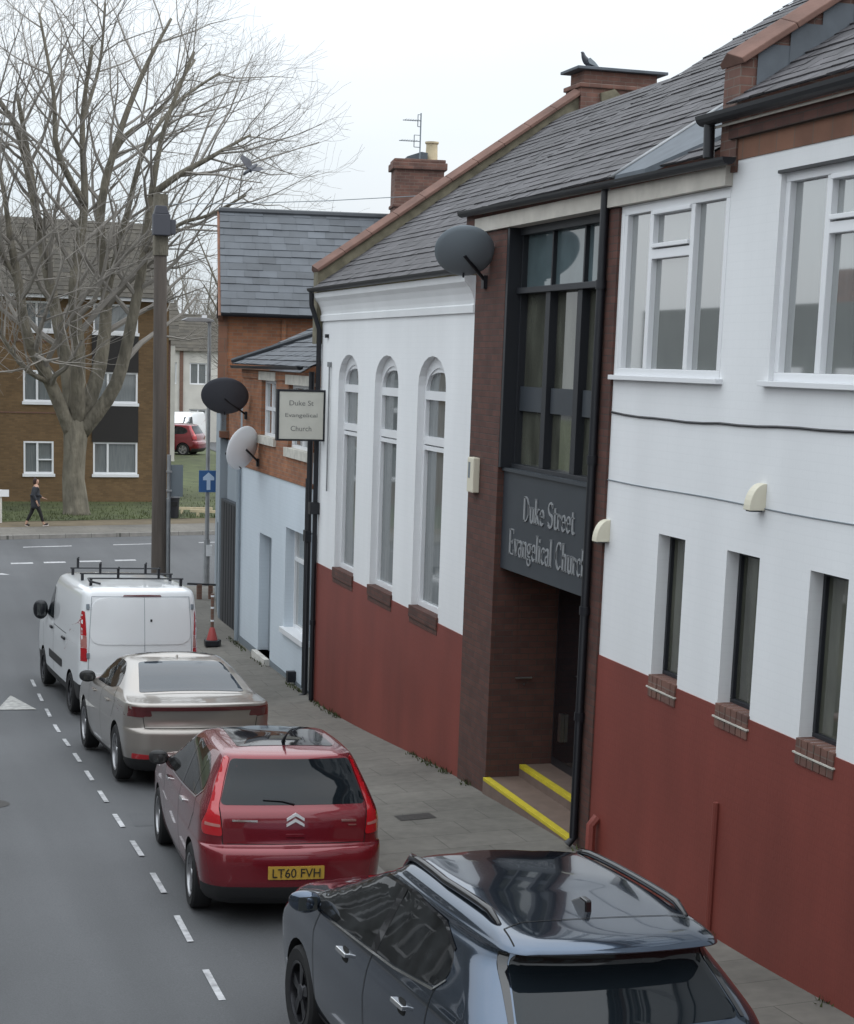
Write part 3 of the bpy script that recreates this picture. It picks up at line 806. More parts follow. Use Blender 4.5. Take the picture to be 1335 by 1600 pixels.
# fascia, gutters, roofs
mb = MB(); mb.obox(FO, FU, FV, FN, 14.28, 21.3, 6.81, 6.98, -.1, .075); mb.build('fascia', 'cream_board', cu)
gutter('gutter', cu, (F - .14, 14.1, 7.03), (F - .14, 21.42, 7.08), .065)
gutter('gutter', cu, (F - .15, 4, 7.42), (F - .15, 14.62, 7.42), .085)
mb = MB(); mb.tube([(F - .1, 4, 7.32), (F - .1, 14.55, 7.32)], .012, 6); mb.build('cable', 'cream_board', cu)
mb = MB(); mb.tube([(F - .14, 14.52, 7.36), (F - .14, 14.5, 7.06)], .05, 10); mb.build('downpipe', 'black_plastic', cu, auto=40)
mb = MB(); mb.tube([(F - .08, 16.94, 7.0), (F - .08, 16.94, .14), (F - .15, 16.94, .07)], .046, 10)
for z in (6.0, 4.2, 2.6, 1.45): mb.tube([(F - .08, 16.94, z), (F - .08, 16.94, z + .09)], .058, 10)
mb.build('downpipe', 'black_plastic', cu, auto=40)
mb = MB(); mb.tube([(F - .02, 21.22, 7.04), (F - .02, 21.22, 6.7)], .045, 8); mb.box(F - .05, F + .2, 21.1, 21.3, 6.7, 6.95); mb.build('gutter_bracket', 'black_plastic', cu)
V2 = Vector((1, 0, .655)).normalized()
slates('roof', cu, (F - .12, 14.55, 7.09), Y1, V2, 6.86, 7.6, seed=11, lift=.011, sh=.165, sw=.27)
slates('roof', cu, (F - .12, 4, 7.49), Y1, V2, 10.25, 7.6, seed=12, lift=.011, sh=.165, sw=.27)
mb = MB(); mb.prism([(F - .08, 6.8), (F - .08, 7.06), (13.4, 11.13), (13.4, 6.8)], (0, 21.1, 0), X1, Z1, Y1, 0, .3); mb.build('gable', 'dark_brick', cu)
cp = coping(cu, 14.2, 14.5, F - .03, 7.82, 13.2, 7.82 + (13.2 - F + .03) * .655, wallm='chimney_brick', base_drop=.9)
# stepped lead flashing against the parapet and a leaded valley
mb = MB()
d = V2
for i in range(14):
    a, b = i * .3, i * .3 + .34
    P0 = Vector((F + .12, 14.185 - .004 * (i % 2), 7.62)) + Vector((a, 0, a * .655)); P1 = Vector((F + .12, 14.185 - .004 * (i % 2), 7.62)) + Vector((b, 0, b * .655))
    mb.quad(P0, P1, P1 + Z1 * .16, (P0.x, P0.y, P1.z + .16))
    mb.quad(P0, P1, P1 + Vector((.0, -.2, -.01)), P0 + Vector((0, -.2, -.01)))
mb.build('lead_flashing', 'lead', cu)
def r2(x, y, up=.0): return Vector((x, y, 7.09 + (x - (F - .12)) * .655 + up))
mb = MB()
lp = [(7.0, 16.45), (7.4, 16.44), (7.9, 16.43), (8.6, 16.42), (8.6, 14.52), (7.5, 14.52), (7.25, 15.15), (7.0, 15.72)]
up_ = [r2(x, y, .045) for x, y in lp]; dn_ = [r2(x, y, -.02) for x, y in lp]
mb.add(up_ + dn_, [tuple(range(8))] + [(i, (i + 1) % 8, 8 + (i + 1) % 8, 8 + i) for i in range(8)])
lv = mb.build('lead_valley', 'lead', cu)
mb = MB(); mb.tube([r2(x, y + .01, .05) for x, y in ((6.98, 16.45), (7.4, 16.445), (7.8, 16.435), (8.2, 16.43), (8.6, 16.42))], .022, 6); mb.build('lead_roll', 'galvanised', lv, smooth=True)
# painted service pipes on the red plinth
mb = MB(); mb.tube([(F - .03, 13.78, .1), (F - .03, 13.78, 1.35)], .03, 8); mb.build('service_pipe', 'red_paint', cu, auto=40)
mb = MB(); mb.tube([(F - .09, 16.45, -.2), (F - .09, 16.45, .42), (F - .02, 16.45, .5)], .055, 8)
mb.build('service_pipe', 'red_paint', cu, auto=40)
# cables clipped across the white wall
def wire(name, pts, r, m, label, cat='cable', parent=None):
    mb = MB(); mb.tube(pts, r, 5); o = mb.build(name, m, parent)
    if label: tag(o, label, cat)
    return o
rgs = random.Random(5)
wire('wall_cable', [(F - .012, 16.66 - i * .35, 4.755 - .012 * abs(math.sin(i * .9)) - .02 * math.sin(i * .35)) for i in range(30)], .011, 'black_plastic', 'thick dark cable sagging across white wall below the upstairs windows')
wire('wall_cable', [(F - .008, 16.68 - i * .35, 4.06 - .006 * math.sin(i * .7)) for i in range(30)], .006, 'dish_grey', 'thin grey cable clipped along white wall above the slit windows')

# things fixed to the church walls
def dish(name, label, c, nrm, dia, m, arm_to, depth=.09, squash=1.0):
    c, nrm = Vector(c), Vector(nrm).normalized()
    t = thing(name, label, 'satellite dish', c, group='satellite dishes fixed along the street walls')
    q = nrm.to_track_quat('Z', 'Y').to_matrix()
    mb = MB(); r = dia / 2; prof = [(.001, 0)] + [(r * i / 8, depth * (i / 8) ** 2) for i in range(1, 9)] + [(r + .008, depth + .004), (r, depth - .012)] + [(r * i / 8, depth * (i / 8) ** 2 - .012) for i in range(7, 0, -1)] + [(.001, -.012)]
    mb.lathe(prof, (0, 0, 0), 'Z', 40)
    mb.v = [tuple(q @ Vector((v[0] * squash, v[1], v[2]))) for v in mb.v]
    mb.build('reflector', m, t, smooth=True, auto=50)
    a = MB(); lo = q @ Vector((0, -r * .9, .0)); f_ = q @ Vector((0, -r * .55, r * 1.0)); at = Vector(arm_to) - c
    a.tube([q @ Vector((0, 0, -.012)), at], .022, 8); a.tube([lo, f_], .013, 6)
    a.box(at.x - .05, at.x + .05, at.y - .05, at.y + .05, at.z - .08, at.z + .08)
    a.build('bracket', 'black_plastic', t)
    l = MB(); l.tube([f_ + q @ Vector((0, .0, .02)), f_ + q @ Vector((0, .03, -.1))], [.03, .026], 10); l.build('receiver_head', 'black_plastic', t, smooth=False)
    return t
dish('satellite_dish', 'large grey satellite dish at the gutter end beside brick pier', (F - .39, 20.5, 6.50), (.22, .74, .62), .72, 'dish_grey', (F - .03, 20.7, 6.2))
al = thing('alarm_box', 'cream burglar alarm box on dark brick pier', 'alarm box', (F - .03, 20.78, 3.6))
mb = MB(); mb.box(-.09, 0, -.12, .12, 0, .44); mb.build('housing', 'cream_plastic', al, bevel=.015)
mb = MB(); mb.box(-.094, -.088, .0, .07, .18, .38); mb.build('strobe_lens', 'dish_grey', al)
def wall_light(lbl, y, z):
    t = thing('wall_light', lbl, 'wall light', (F, y, z), group='cream bulkhead lights on the church front')
    mb = MB()
    prof = [(0, 0), (.15, 0)] + [(.15 * math.cos(i / 8 * math.pi / 2) ** .9, .23 * math.sin(i / 8 * math.pi / 2)) for i in range(1, 9)]
    mb.prism([(-p_[0], p_[1]) for p_ in prof], (0, -.06, 0), X1, Z1, Y1, 0, .12)
    mb.build('hood', 'cream_plastic', t, bevel=.006)
    mb = MB(); mb.box(-.13, -.02, -.045, .045, -.012, .001); mb.build('lens', 'dark_panel', t)
wall_light('cream wedge wall light beside the drainpipe and brick pier', 16.62, 3.42)
wall_light('cream wedge wall light high on the white wall above the slit windows', 13.35, 4.04)
hs = thing('hanging_sign', 'cream square sign with grey words projecting from chapel corner', 'sign', (F, 28.95, 3.85))
mb = MB(); mb.box(-.80, -.03, -.05, .05, 0, .80); mb.build('sign_board', 'sign_cream', hs, bevel=.004)
mb = MB()
mb.box(-.84, .0, -.06, .06, .80, .835); mb.box(-.84, .0, -.06, .06, -.03, .0); mb.box(-.84, -.80, -.06, .06, 0, .80); mb.box(-.03, .0, -.06, .06, 0, .80); mb.build('sign_frame', 'black_plastic', hs)
for i, (tx, wd) in enumerate((('Duke St', .42), ('Evangelical', .56), ('Church', .36))):
    text_mesh('lettering', tx, wd, .085, (-.415, -.0502, .61 - i * .215), X1, Z1, 'sign_text', hs, ext=.004)

# ------------------------------------------------------------------ pale blue house
bh = thing('house', 'pale blue painted house with orange brick upper floor and hipped slate roof', 'house', (F, 33, -.9), world=True)
B0, B1 = 29.95, 36.35
FB = Vector((F + .06, 0, 0))
mb = MB()
mb.wall(rect(B0, B1, -1.1, 2.98), [rect(33.25, 34.4, -.72, 1.70), rect(30.3, 32.0, .13, 2.05)], FB, FU, FV, FN, .22)
mb.box(F + .061, F + 3.5, B1 - .01, B1, -1.1, 4.6)
mb.build('wall', 'blue_paint', bh)
mb = MB(); mb.wall(rect(B0, B1, 2.98, 4.95), [rect(33.1, 34.45, 3.66, 4.76), rect(30.25, 32.0, 3.55, 4.72)], FB, FU, FV, FN, .12)
mb.obox(FB, FU, FV, FN, B0, B1, 4.78, 4.95, -.1, .035); mb.obox(FB, FU, FV, FN, B0, B1, 2.92, 2.985, -.1, .02)
mb.build('brick_wall', 'orange_brick', bh)
mb = MB(); mb.obox(FB, FU, FV, FN, B1 - .02, B1 + .3, -1.1, 4.6, -.3, -.02); mb.build('corner_strip', 'grey_paint', bh)
mb = MB(); mb.box(F + .27, F + .3, 33.24, 34.41, -.72, 1.70); d_ = mb.build('door', 'grey_paint', bh)
mb = MB(); mb.box(F - .06, F + .28, 33.2, 34.45, -1.1, -.72); mb.build('doorstep', 'cement', bh)
mb = MB(); mb.obox(FB, FU, FV, FN, B0, 36.3, -1.1, -.72, -.02, .012); mb.build('plinth', 'dish_grey', bh)
window(bh, FB, FU, FV, FN, 30.3, 32.0, .13, 2.05, .17, mull=(31.15,), trans=((30.3, 32.0, 1.45),), sill=(.1, .1, .08), sillm='upvc', glass='glass_net')
window(bh, FB, FU, FV, FN, 33.1, 34.45, 3.66, 4.76, .08, mull=(33.8,), trans=((33.1, 34.45, 4.2),), fr=.06, sill=(.1, .16, .06), sillm='stone_sill', glass='glass_net')
window(bh, FB, FU, FV, FN, 30.25, 32.0, 3.55, 4.72, .08, mull=(31.1,), trans=((30.25, 32.0, 4.2),), fr=.06, sill=(.1, .17, .06), sillm='stone_sill', glass='glass_net')
mb = MB(); mb.obox(FB, FU, FV, FN, 33.0, 34.55, 4.76, 4.93, -.1, .05); mb.obox(FB, FU, FV, FN, 30.15, 32.1, 4.72, 4.90, -.1, .05); mb.build('lintel', 'stone_sill', bh)
gutter('gutter', bh, (F - .14, B0 + .3, 5.06), (F - .14, B1 + .15, 5.02), .06)
Vb = Vector((1, 0, .5)).normalized()
# hipped: the hip climbs from the far corner towards the chapel
slates('roof', bh, (F - .16, 29.4, 5.06), Y1, Vb, 7.1, 3.2, m='slate_blue', seed=21, clips=[(Vector((F - .16, 36.5, 5.06)), Vector((-3.0, -6.3, 0)).normalized() * 1.0)])
mb = MB(); mb.tube([(F - .15, 36.45, 5.12), (F + 2.9, 30.0, 6.63)], .05, 6); mb.build('hip_ridge', 'slate_blue', bh)
mb = MB(); mb.quad((F - .16, 36.5, 5.05), (F + 4.5, 36.5, 5.05), (F + 4.5, 33, 6.6), (F + 2.9, 30.0, 6.62)); mb.build('hip_slope', 'slate_blue', bh)
mb = MB(); mb.tube([(F - .02, 29.85, 4.98), (F - .02, 29.85, -.75), (F - .12, 29.85, -.82)], .05, 10); mb.tube([(F - .0, 30.12, 3.1), (F - .0, 30.12, -.7)], .025, 8)
mb.box(F - .09, F + .02, 29.78, 29.95, 2.0, 2.2)
mb.build('downpipe', 'black_plastic', bh, auto=40)
mb = MB(); mb.tube([(F - .0, 36.38, 3.0), (F - .0, 36.38, -.85)], .05, 8); mb.tube([(F + .0, 30.02, 1.5), (F - .0, 30.02, -.6)], .03, 8); mb.build('downpipe', 'grey_paint', bh, auto=40)
mb = MB(); mb.box(F - .1, F + .08, 30.9, 31.05, -.75, -.55); mb.build('vent_block', 'black_plastic', bh)
dish('satellite_dish', 'white satellite dish above the pale blue wall corner', (F - .28, 34.3, 3.38), (-.58, .75, .26), .9, 'dish_white', (F + .06, 34.6, 3.1))
dish('satellite_dish', 'dark charcoal oval satellite dish at far end of blue house', (F - .47, 35.6, 4.34), (.15, .75, .64), .97, 'dish_dark', (F + .06, 35.9, 4.0))

# ------------------------------------------------------------------ yard gate and brick outhouse between the houses
oh = thing('outhouse', 'low brick outhouse with lean-to slate roof behind blue house', 'outhouse', (F + 1, 38, -.95), world=True)
mb = MB(); mb.box(F + .42, F + 2.6, 36.75, 39.75, -1.1, 4.25); mb.build('wall', 'orange_brick', oh)
mb = MB(); mb.box(F + .405, F + .42, 36.75, 39.75, -1.1, 3.3); mb.build('render', 'grey_paint', oh)
slates('roof', oh, (F + .25, 36.6, 4.3), Y1, Vector((1, 0, .55)).normalized(), 3.2, 2.6, m='slate_blue', seed=31)
mb = MB(); mb.box(F + .28, F + .40, 36.7, 39.85, -1.0, 1.95)
gt = mb.build('yard_gate', 'dark_panel', None)
tag(gt, 'tall navy grey boarded gate in the gap past the blue house', 'gate')
mb = MB()
for i in range(10): mb.box(F + .27, F + .28, 36.73 + i * .3, 36.97 + i * .3, -.95, 1.9)
mb.build('boards', 'dark_frame', gt)

# ------------------------------------------------------------------ corner house with the big slate roof
hr = thing('house', 'tall orange brick corner house with large blue slate roof and grey painted flank', 'house', (7.5, 40.0, -1.0), (0, 0, R(-9.5)))
LX, LY = 7.5, 5.6
mb = MB(); mb.wall([(0, 0), (LX, 0), (LX, 7.2), (0, 7.2)], [], (0, 0, 0), X1, Z1, -Y1, .1)
mb.add([(0, 0, 4.9), (0, LY, 4.9), (0, LY, 7.2), (0, 3.0, 9.6), (0, 0, 7.2)], [(0, 1, 2, 3, 4)])
mb.add([(LX, 0, 0), (LX, LY, 0), (LX, LY, 7.2), (LX, 3.0, 9.6), (LX, 0, 7.2)], [(0, 1, 2, 3, 4)])
mb.box(1.35, 1.45, -.06, 0, 4.5, 7.1)
mb.build('wall', 'orange_brick', hr)
mb = MB(); mb.box(-.03, .1, 0, LY, -.3, 4.9); mb.box(-.029, .6, -.03, 0, -.3, 4.3); mb.build('painted_flank', 'grey_paint', hr)
mb = MB(); mb.box(-.05, -.03, 1.2, 2.1, .15, 2.25); mb.build('door', 'dish_grey', hr)
Vh = Vector((0, 1, .78)).normalized()
slates('roof', hr, (-.06, -.22, 7.18), X1, Vh, LX + .2, 4.12, m='slate_blue', sw=.4, sh=.28, seed=41)
slates('roof', hr, (-.06, LY + .2, 7.18), X1, Vector((0, -1, .9)).normalized(), LX + .2, 3.6, m='slate_blue', sw=.4, sh=.28, seed=42)
mb = MB(); mb.tube([(-.08, 3.02, 9.70), (LX, 3.02, 9.70)], .09, 8); mb.build('ridge_tile', 'slate_blue', hr)
mb = MB(); mb.prism([(-.25, 7.12), (3.02, 9.68), (3.02, 9.50), (-.1, 7.0)], (-.12, 0, 0), Y1, Z1, X1, 0, .1); mb.box(-.11, .1, -.04, .18, 4.9, 7.15); mb.build('brick_verge', 'bright_brick', hr)
gutter('gutter', hr, (-.05, -.28, 7.17), (LX, -.28, 7.17), .07, side=-Y1)
mb = MB(); mb.box(-.06, .2, -.3, .05, 4.35, 4.5); mb.build('corbel', 'bright_brick', hr)
mb = MB(); mb.box(4.15, 5.35, 2.35, 3.2, 8.8, 10.8); c_ = mb.build('chimney', 'chimney_brick', hr)
mb = MB(); mb.box(4.08, 5.42, 2.28, 3.27, 10.8, 10.97); mb.box(4.12, 5.38, 2.32, 3.23, 10.97, 11.05); mb.box(4.11, 5.39, 2.31, 3.24, 9.9, 9.98); mb.build('chimney_band', 'chimney_brick', c_, bevel=.02)
mb = MB(); mb.lathe([(.17, 0), (.15, .05), (.14, .4), (.17, .42), (.17, .46), (.12, .46), (.11, .1)], (5.08, 2.75, 11.05), 'Z', 16); mb.build('chimney_pot', 'pot_buff', hr, smooth=True, auto=40)
mb = MB(); mb.prism([(4.45, 11.05), (4.95, 11.05), (4.95, 11.22), (4.8, 11.24), (4.45, 11.12)], (0, 2.5, 0), X1, Z1, Y1, 0, .5); mb.build('chimney_cowl', 'lead', hr)
mb = MB(); mb.box(4.13, 4.15, 2.5, 2.62, 8.9, 9.55); mb.quad((4.2, 2.33, 8.95), (5.3, 2.33, 8.95), (5.3, 2.1, 8.9), (4.2, 2.1, 8.9)); mb.build('flashing', 'lead', hr)
ae = thing('tv_aerial', 'thin television aerial on mast above the brick chimney', 'aerial', (12.58, 41.6, 9.85))
mb = MB(); mb.tube([(0, 0, -.4), (0, 0, 1.28)], .017, 6); mb.build('mast', 'dish_grey', ae)
for z, off in ((1.1, .2), (.62, .12)):
    mb = MB(); mb.tube([(.0, 0, z), (-.68 + off, -.1, z - .02)], .011, 5)
    for i in range(7):
        x = -.25 - .06 * i + off
        mb.tube([(x, .13, z), (x, -.2, z)], .005, 4)
    mb.tube([(-.28 + off, -.02, z - .14), (-.28 + off, -.02, z + .14)], .012, 5); mb.tube([(-.28 + off, -.02, z - .14), (0.0, 0, z - .14)], .01, 5); mb.tube([(-.28 + off, -.02, z + .14), (.0, 0, z + .14)], .008, 5)
    mb.build('antenna', 'dish_grey', ae)

# ------------------------------------------------------------------ block of flats across the main road
fb = thing('apartment_block', 'three storey brown brick flats with dark roof and white framed windows behind tree', 'apartment block', (4.0, 72.0, -1.05), (0, 0, R(4)))
cols = [(-11.5, 1.9, 0), (-9.3, 1.25, 1), (-4.6, 1.9, 0), (-2.4, 1.25, 1), (1.36, 1.22, 1), (4.2, 1.85, 0)]
rows = [(1.3, 2.62), (4.22, 5.48), (7.08, 8.22)]
FX0, FX1 = -14.0, 7.35
mb = MB()
hol = [rect(x, x + wd, a, b) for x, wd, k in cols for a, b in rows]
mb.wall(rect(FX0, FX1, -.3, 8.45), hol, (0, 0, 0), X1, Z1, -Y1, .14)
mb.box(FX1 - .02, FX1, 0, 9, -.3, 8.45); mb.box(FX0, FX0 + .02, 0, 9, -.3, 8.45)
mb.add([(FX1, 0, 8.4), (FX1, 9, 8.4), (FX1, 4.5, 11.6)], [(0, 1, 2)]); mb.add([(FX0, 0, 8.4), (FX0, 9, 8.4), (FX0, 4.5, 11.6)], [(0, 1, 2)])
mb.build('wall', 'brown_brick', fb)
for x, wd, k in cols:
    if k == 0:
        for a, b in ((2.62, 4.14), (5.48, 7.0)): mb = MB(); mb.box(x - .05, x + wd + .02, -.05, .0, a, b); mb.build('panel', 'panel_black', fb)
mb = MB()
for z in (3.75, 6.6): mb.box(FX0, 3.9, -.02, 0, z, z + .05)
mb.build('band_course', 'house_brick', fb)
for x, wd, k in cols:
    for a, b in rows:
        window(fb, (0, 0, 0), X1, Z1, -Y1, x, x + wd, a, b, .0, mull=(x + wd * (.46 if k else .33),), trans=() , fr=.075, depth=.1, glass='glass_curtain', sill=(.05, .12, .07),
               bars=((x + wd * .46, x + wd - .05, a + .55, a + .6),) if k and a < 3 else ())
mb = MB(); mb.box(FX0 - .1, FX1 + .1, -.42, -.38, 8.36, 8.52); mb.box(FX0, FX1, -.38, 0, 8.36, 8.40); mb.build('fascia', 'upvc', fb)
Vf = Vector((0, 1, .66)).normalized()
slates('roof', fb, (FX0 - .1, -.5, 8.5), X1, Vf, FX1 - FX0 + .2, 6.0, m='roof_tile', sw=.33, sh=.34, seed=51)
mb = MB(); mb.quad((FX0, 4.5, 11.8), (FX1, 4.5, 11.8), (FX1, 9.4, 8.5), (FX0, 9.4, 8.5)); mb.build('roof', 'roof_tile', fb)
mb = MB(); mb.tube([(FX1 - .3, -.08, 8.4), (FX1 - .3, -.08, 0)], .06, 8); mb.tube([(.1, -.08, 3.4), (.1, -.08, -.1)], .05, 8); mb.build('downpipe', 'panel_black', fb)

# far houses, seen between the flats and the corner house
fh = thing('house', 'cream rendered far house with grey roof down the side street', 'house', (16.9, 122, -1.0), (0, 0, R(-6)))
mb = MB(); mb.wall(rect(0, 9, 0, 6.6), [rect(1.9, 2.7, 4.2, 5.7), rect(3.6, 4.8, 4.2, 5.7), rect(3.6, 4.8, 1.0, 2.5), rect(.9, 1.8, .0, 2.1)], (0, 0, 0), X1, Z1, -Y1, .15)
mb.box(0, .02, 0, 8, 0, 6.6); mb.add([(0, 0, 6.6), (0, 8, 6.6), (0, 4, 9.2)], [(0, 1, 2)])
mb.build('wall', 'house_white', fh)
window(fh, (0, 0, 0), X1, Z1, -Y1, 1.9, 2.7, 4.2, 5.7, .1, fr=.09); window(fh, (0, 0, 0), X1, Z1, -Y1, 3.6, 4.8, 4.2, 5.7, .1, mull=(4.2,), fr=.09); window(fh, (0, 0, 0), X1, Z1, -Y1, 3.6, 4.8, 1.0, 2.5, .1, mull=(4.2,), fr=.09)
mb = MB(); mb.box(.9, 1.8, .12, .16, 0, 2.1); mb.build('door', 'house_brick', fh)
mb = MB(); mb.box(2.9, 3.15, -.1, 0, 0, 6.5); mb.build('downpipe', 'house_brick', fh)
slates('roof', fh, (-.2, -.3, 6.5), X1, Vector((0, 1, .62)).normalized(), 9.4, 5.0, m='roof_tile', sw=.4, sh=.4, seed=61)
fh2 = thing('house', 'red brick far house edge with pale corner beside the flats', 'house', (13.9, 98, -.9), (0, 0, R(-6)))
mb = MB(); mb.box(0, 1.5, 0, 6, -.3, 7.0); mb.build('wall', 'house_brick', fh2)
mb = MB(); mb.box(1.5, 1.75, -.05, 6, -.3, 6.6); mb.build('corner_render', 'house_white', fh2)
slates('roof', fh2, (-3, -.3, 6.9), X1, Vector((0, 1, .62)).normalized(), 5.0, 4.4, m='roof_tile', sw=.4, sh=.4, seed=62)
mb = MB(); mb.box(-3, 0, .1, 6, -.3, 7.0); mb.build('wall', 'house_brick', fh2)

# ------------------------------------------------------------------ terrace across the street (seen only in reflections)
ot = thing('terraced_house', 'grey rendered flat roofed terrace on the opposite side of street', 'house', (-6.6, 20, 0), world=True)
OF = Vector((-6.6, 0, 0))
mb = MB(); hs_ = []
for i in range(8):
    y = 2 + i * 5.0
    hs_ += [rect(y + .8, y + 2.1, 1.0, 2.6), rect(y + 3.2, y + 4.1, .1, 2.3), rect(y + .8, y + 2.1, 3.8, 5.2), rect(y + 3.1, y + 4.2, 3.8, 5.2)]
mb.wall(rect(1, 47, -1.5, 6.85), hs_, OF, Y1, Z1, X1, .15); mb.build('wall', 'house_grey', ot)
mb = MB()
for h in hs_: mb.obox(OF, Y1, Z1, X1, h[0][0], h[1][0], h[0][1], h[2][1], -.16, -.12)
mb.build('pane', 'glass_dark', ot)
mb = MB()
for h in hs_:
    for a, b, c, d in ((h[0][0], h[1][0], h[0][1] - .12, h[0][1] + .06), (h[0][0], h[1][0], h[2][1] - .06, h[2][1] + .15), (h[0][0], h[0][0] + .07, h[0][1] + .06, h[2][1] - .06), (h[1][0] - .07, h[1][0], h[0][1] + .06, h[2][1] - .06)): mb.obox(OF, Y1, Z1, X1, a, b, c, d, -.12, .03)
mb.build('window', 'upvc', ot)
mb = MB(); mb.quad((-6.61, 1, 6.84), (-6.61, 47, 6.84), (-12, 47, 6.84), (-12, 1, 6.84)); mb.build('roof', 'slate', ot)
mb = MB()
for y in (2, 12, 22, 32, 42): mb.box(-11, -10.2, y, y + 1.2, 6.8, 8.0)
mb.build('chimney', 'chimney_brick', ot)

ot = thing('terraced_house', 'tall red brick house with white framed windows closing the street end', 'house', (6, -13, .9), world=True)
OB = Vector((0, -12, 0)); hs_ = []
for i in range(7):
    x = -7 + i * 4.0
    hs_ += [rect(x + .6, x + 1.9, 2.2, 4.0), rect(x + .6, x + 1.9, 5.6, 7.2), rect(x + 2.5, x + 3.4, 5.6, 7.2)]
mb = MB(); mb.wall(rect(-9, 22, -.5, 9.2), hs_, OB, X1, Z1, Y1, .15); mb.build('wall', 'house_brick', ot)
mb = MB()
for h in hs_: mb.obox(OB, X1, Z1, Y1, h[0][0], h[1][0], h[0][1], h[2][1], -.16, -.12)
mb.build('pane', 'glass_curtain', ot)
mb = MB()
for h in hs_:
    for a, b, c, d in ((h[0][0], h[1][0], h[0][1] - .12, h[0][1] + .06), (h[0][0], h[1][0], h[2][1] - .06, h[2][1] + .15), (h[0][0], h[0][0] + .07, h[0][1] + .06, h[2][1] - .06), (h[1][0] - .07, h[1][0], h[0][1] + .06, h[2][1] - .06)): mb.obox(OB, X1, Z1, Y1, a, b, c, d, -.12, .03)
mb.build('window', 'upvc', ot)
mb = MB(); mb.quad((-9, -11.7, 9.2), (22, -11.7, 9.2), (22, -16, 12.2), (-9, -16, 12.2)); mb.build('roof', 'slate', ot)

# ------------------------------------------------------------------ trees
def grow(mb, p, d, L, r, lvl, rg, trop, maxl, kids):
    """one branch: bent tube with children along it"""
    n = 4 if lvl < 3 else 3
    pts = [p]; rs = [r]; q = p; dd = d.normalized()
    for i in range(n):
        j = .22 if lvl < 2 else .3
        dd = (dd + Vector((rg.gauss(0, j), rg.gauss(0, j), rg.gauss(0, j))) * .55 + trop * (.12 + .03 * lvl)).normalized()
        q = q + dd * (L / n); pts.append(q); rs.append(max(r * (1 - .7 * (i + 1) / n), .0042))
    mb.tube(pts, rs, 6 if r > .06 else 4 if r > .02 else 3, cap=False)
    if lvl >= maxl: return
    k = kids[lvl]
    for i in range(k):
        t = .25 + .75 * (i + rg.random()) / k
        f = t * n; a = min(int(f), n - 1); fr = f - a
        bp = pts[a].lerp(pts[a + 1], fr); br = rs[a] * (1 - fr) + rs[a + 1] * fr
        bd = (pts[a + 1] - pts[a]).normalized()
        ax = bd.orthogonal(); ax.rotate(Matrix.Rotation(rg.uniform(0, 6.28), 3, bd))
        nd = (bd + ax * rg.uniform(.45, 1.0)).normalized()
        grow(mb, bp, nd, L * rg.uniform(.45, .72) * (1.15 - .45 * t), br * rg.uniform(.42, .62), lvl + 1, rg, trop, maxl, kids)
def limb(mb, tw, pts, r0, r1, rg, kids, L0, trop, maxl=3):
    pts = [Vector(p) for p in pts]
    dense = []
    for i in range(len(pts) - 1):
        for k in range(4):
            t = k / 4
            p0, p1, p2, p3 = pts[max(i - 1, 0)], pts[i], pts[i + 1], pts[min(i + 2, len(pts) - 1)]
            dense.append(.5 * (2 * p1 + (p2 - p0) * t + (2 * p0 - 5 * p1 + 4 * p2 - p3) * t * t + (3 * p1 - p0 - 3 * p2 + p3) * t ** 3))
    dense.append(pts[-1])
    N = len(dense); rs = [r0 + (r1 - r0) * (i / (N - 1)) ** .8 for i in range(N)]
    mb.tube(dense, rs, 9)
    for i in range(kids):
        t = .22 + .78 * (i + rg.random() * .8) / kids
        f = t * (N - 1); a = min(int(f), N - 2)
        bp = dense[a].lerp(dense[a + 1], f - a); bd = (dense[a + 1] - dense[a]).normalized()
        ax = bd.orthogonal(); ax.rotate(Matrix.Rotation(rg.uniform(0, 6.28), 3, bd))
        grow(tw, bp, (bd * .9 + ax * rg.uniform(.5, 1.0)).normalized(), L0 * (1.25 - .6 * t) * rg.uniform(.7, 1.15), max(rs[a] * .5, .03), 1, rg, trop, maxl, (0, 5, 5, 3))
TY = 67.0
def tp(x, y, dy=0): return Vector((3.95 + .0243 * x + dy * .13, TY + dy, 18.1 - .0239 * y - dy * .03))
t = thing('tree', 'large bare tree with thick forked trunk and wind swept twigs', 'tree', tp(118, 787), world=True)
rg = random.Random(12)
tb, tw = MB(), MB()
b0 = Vector((6.95, TY, -1.05))
tb.tube([b0 + Vector((0, 0, -.1)), b0 + Vector((0, 0, .25)), tp(119, 740), tp(121, 700), tp(123, 665), tp(122, 640)], [.64, .51, .43, .42, .47, .36], 14)
trop = Vector((.24, 0, .46))
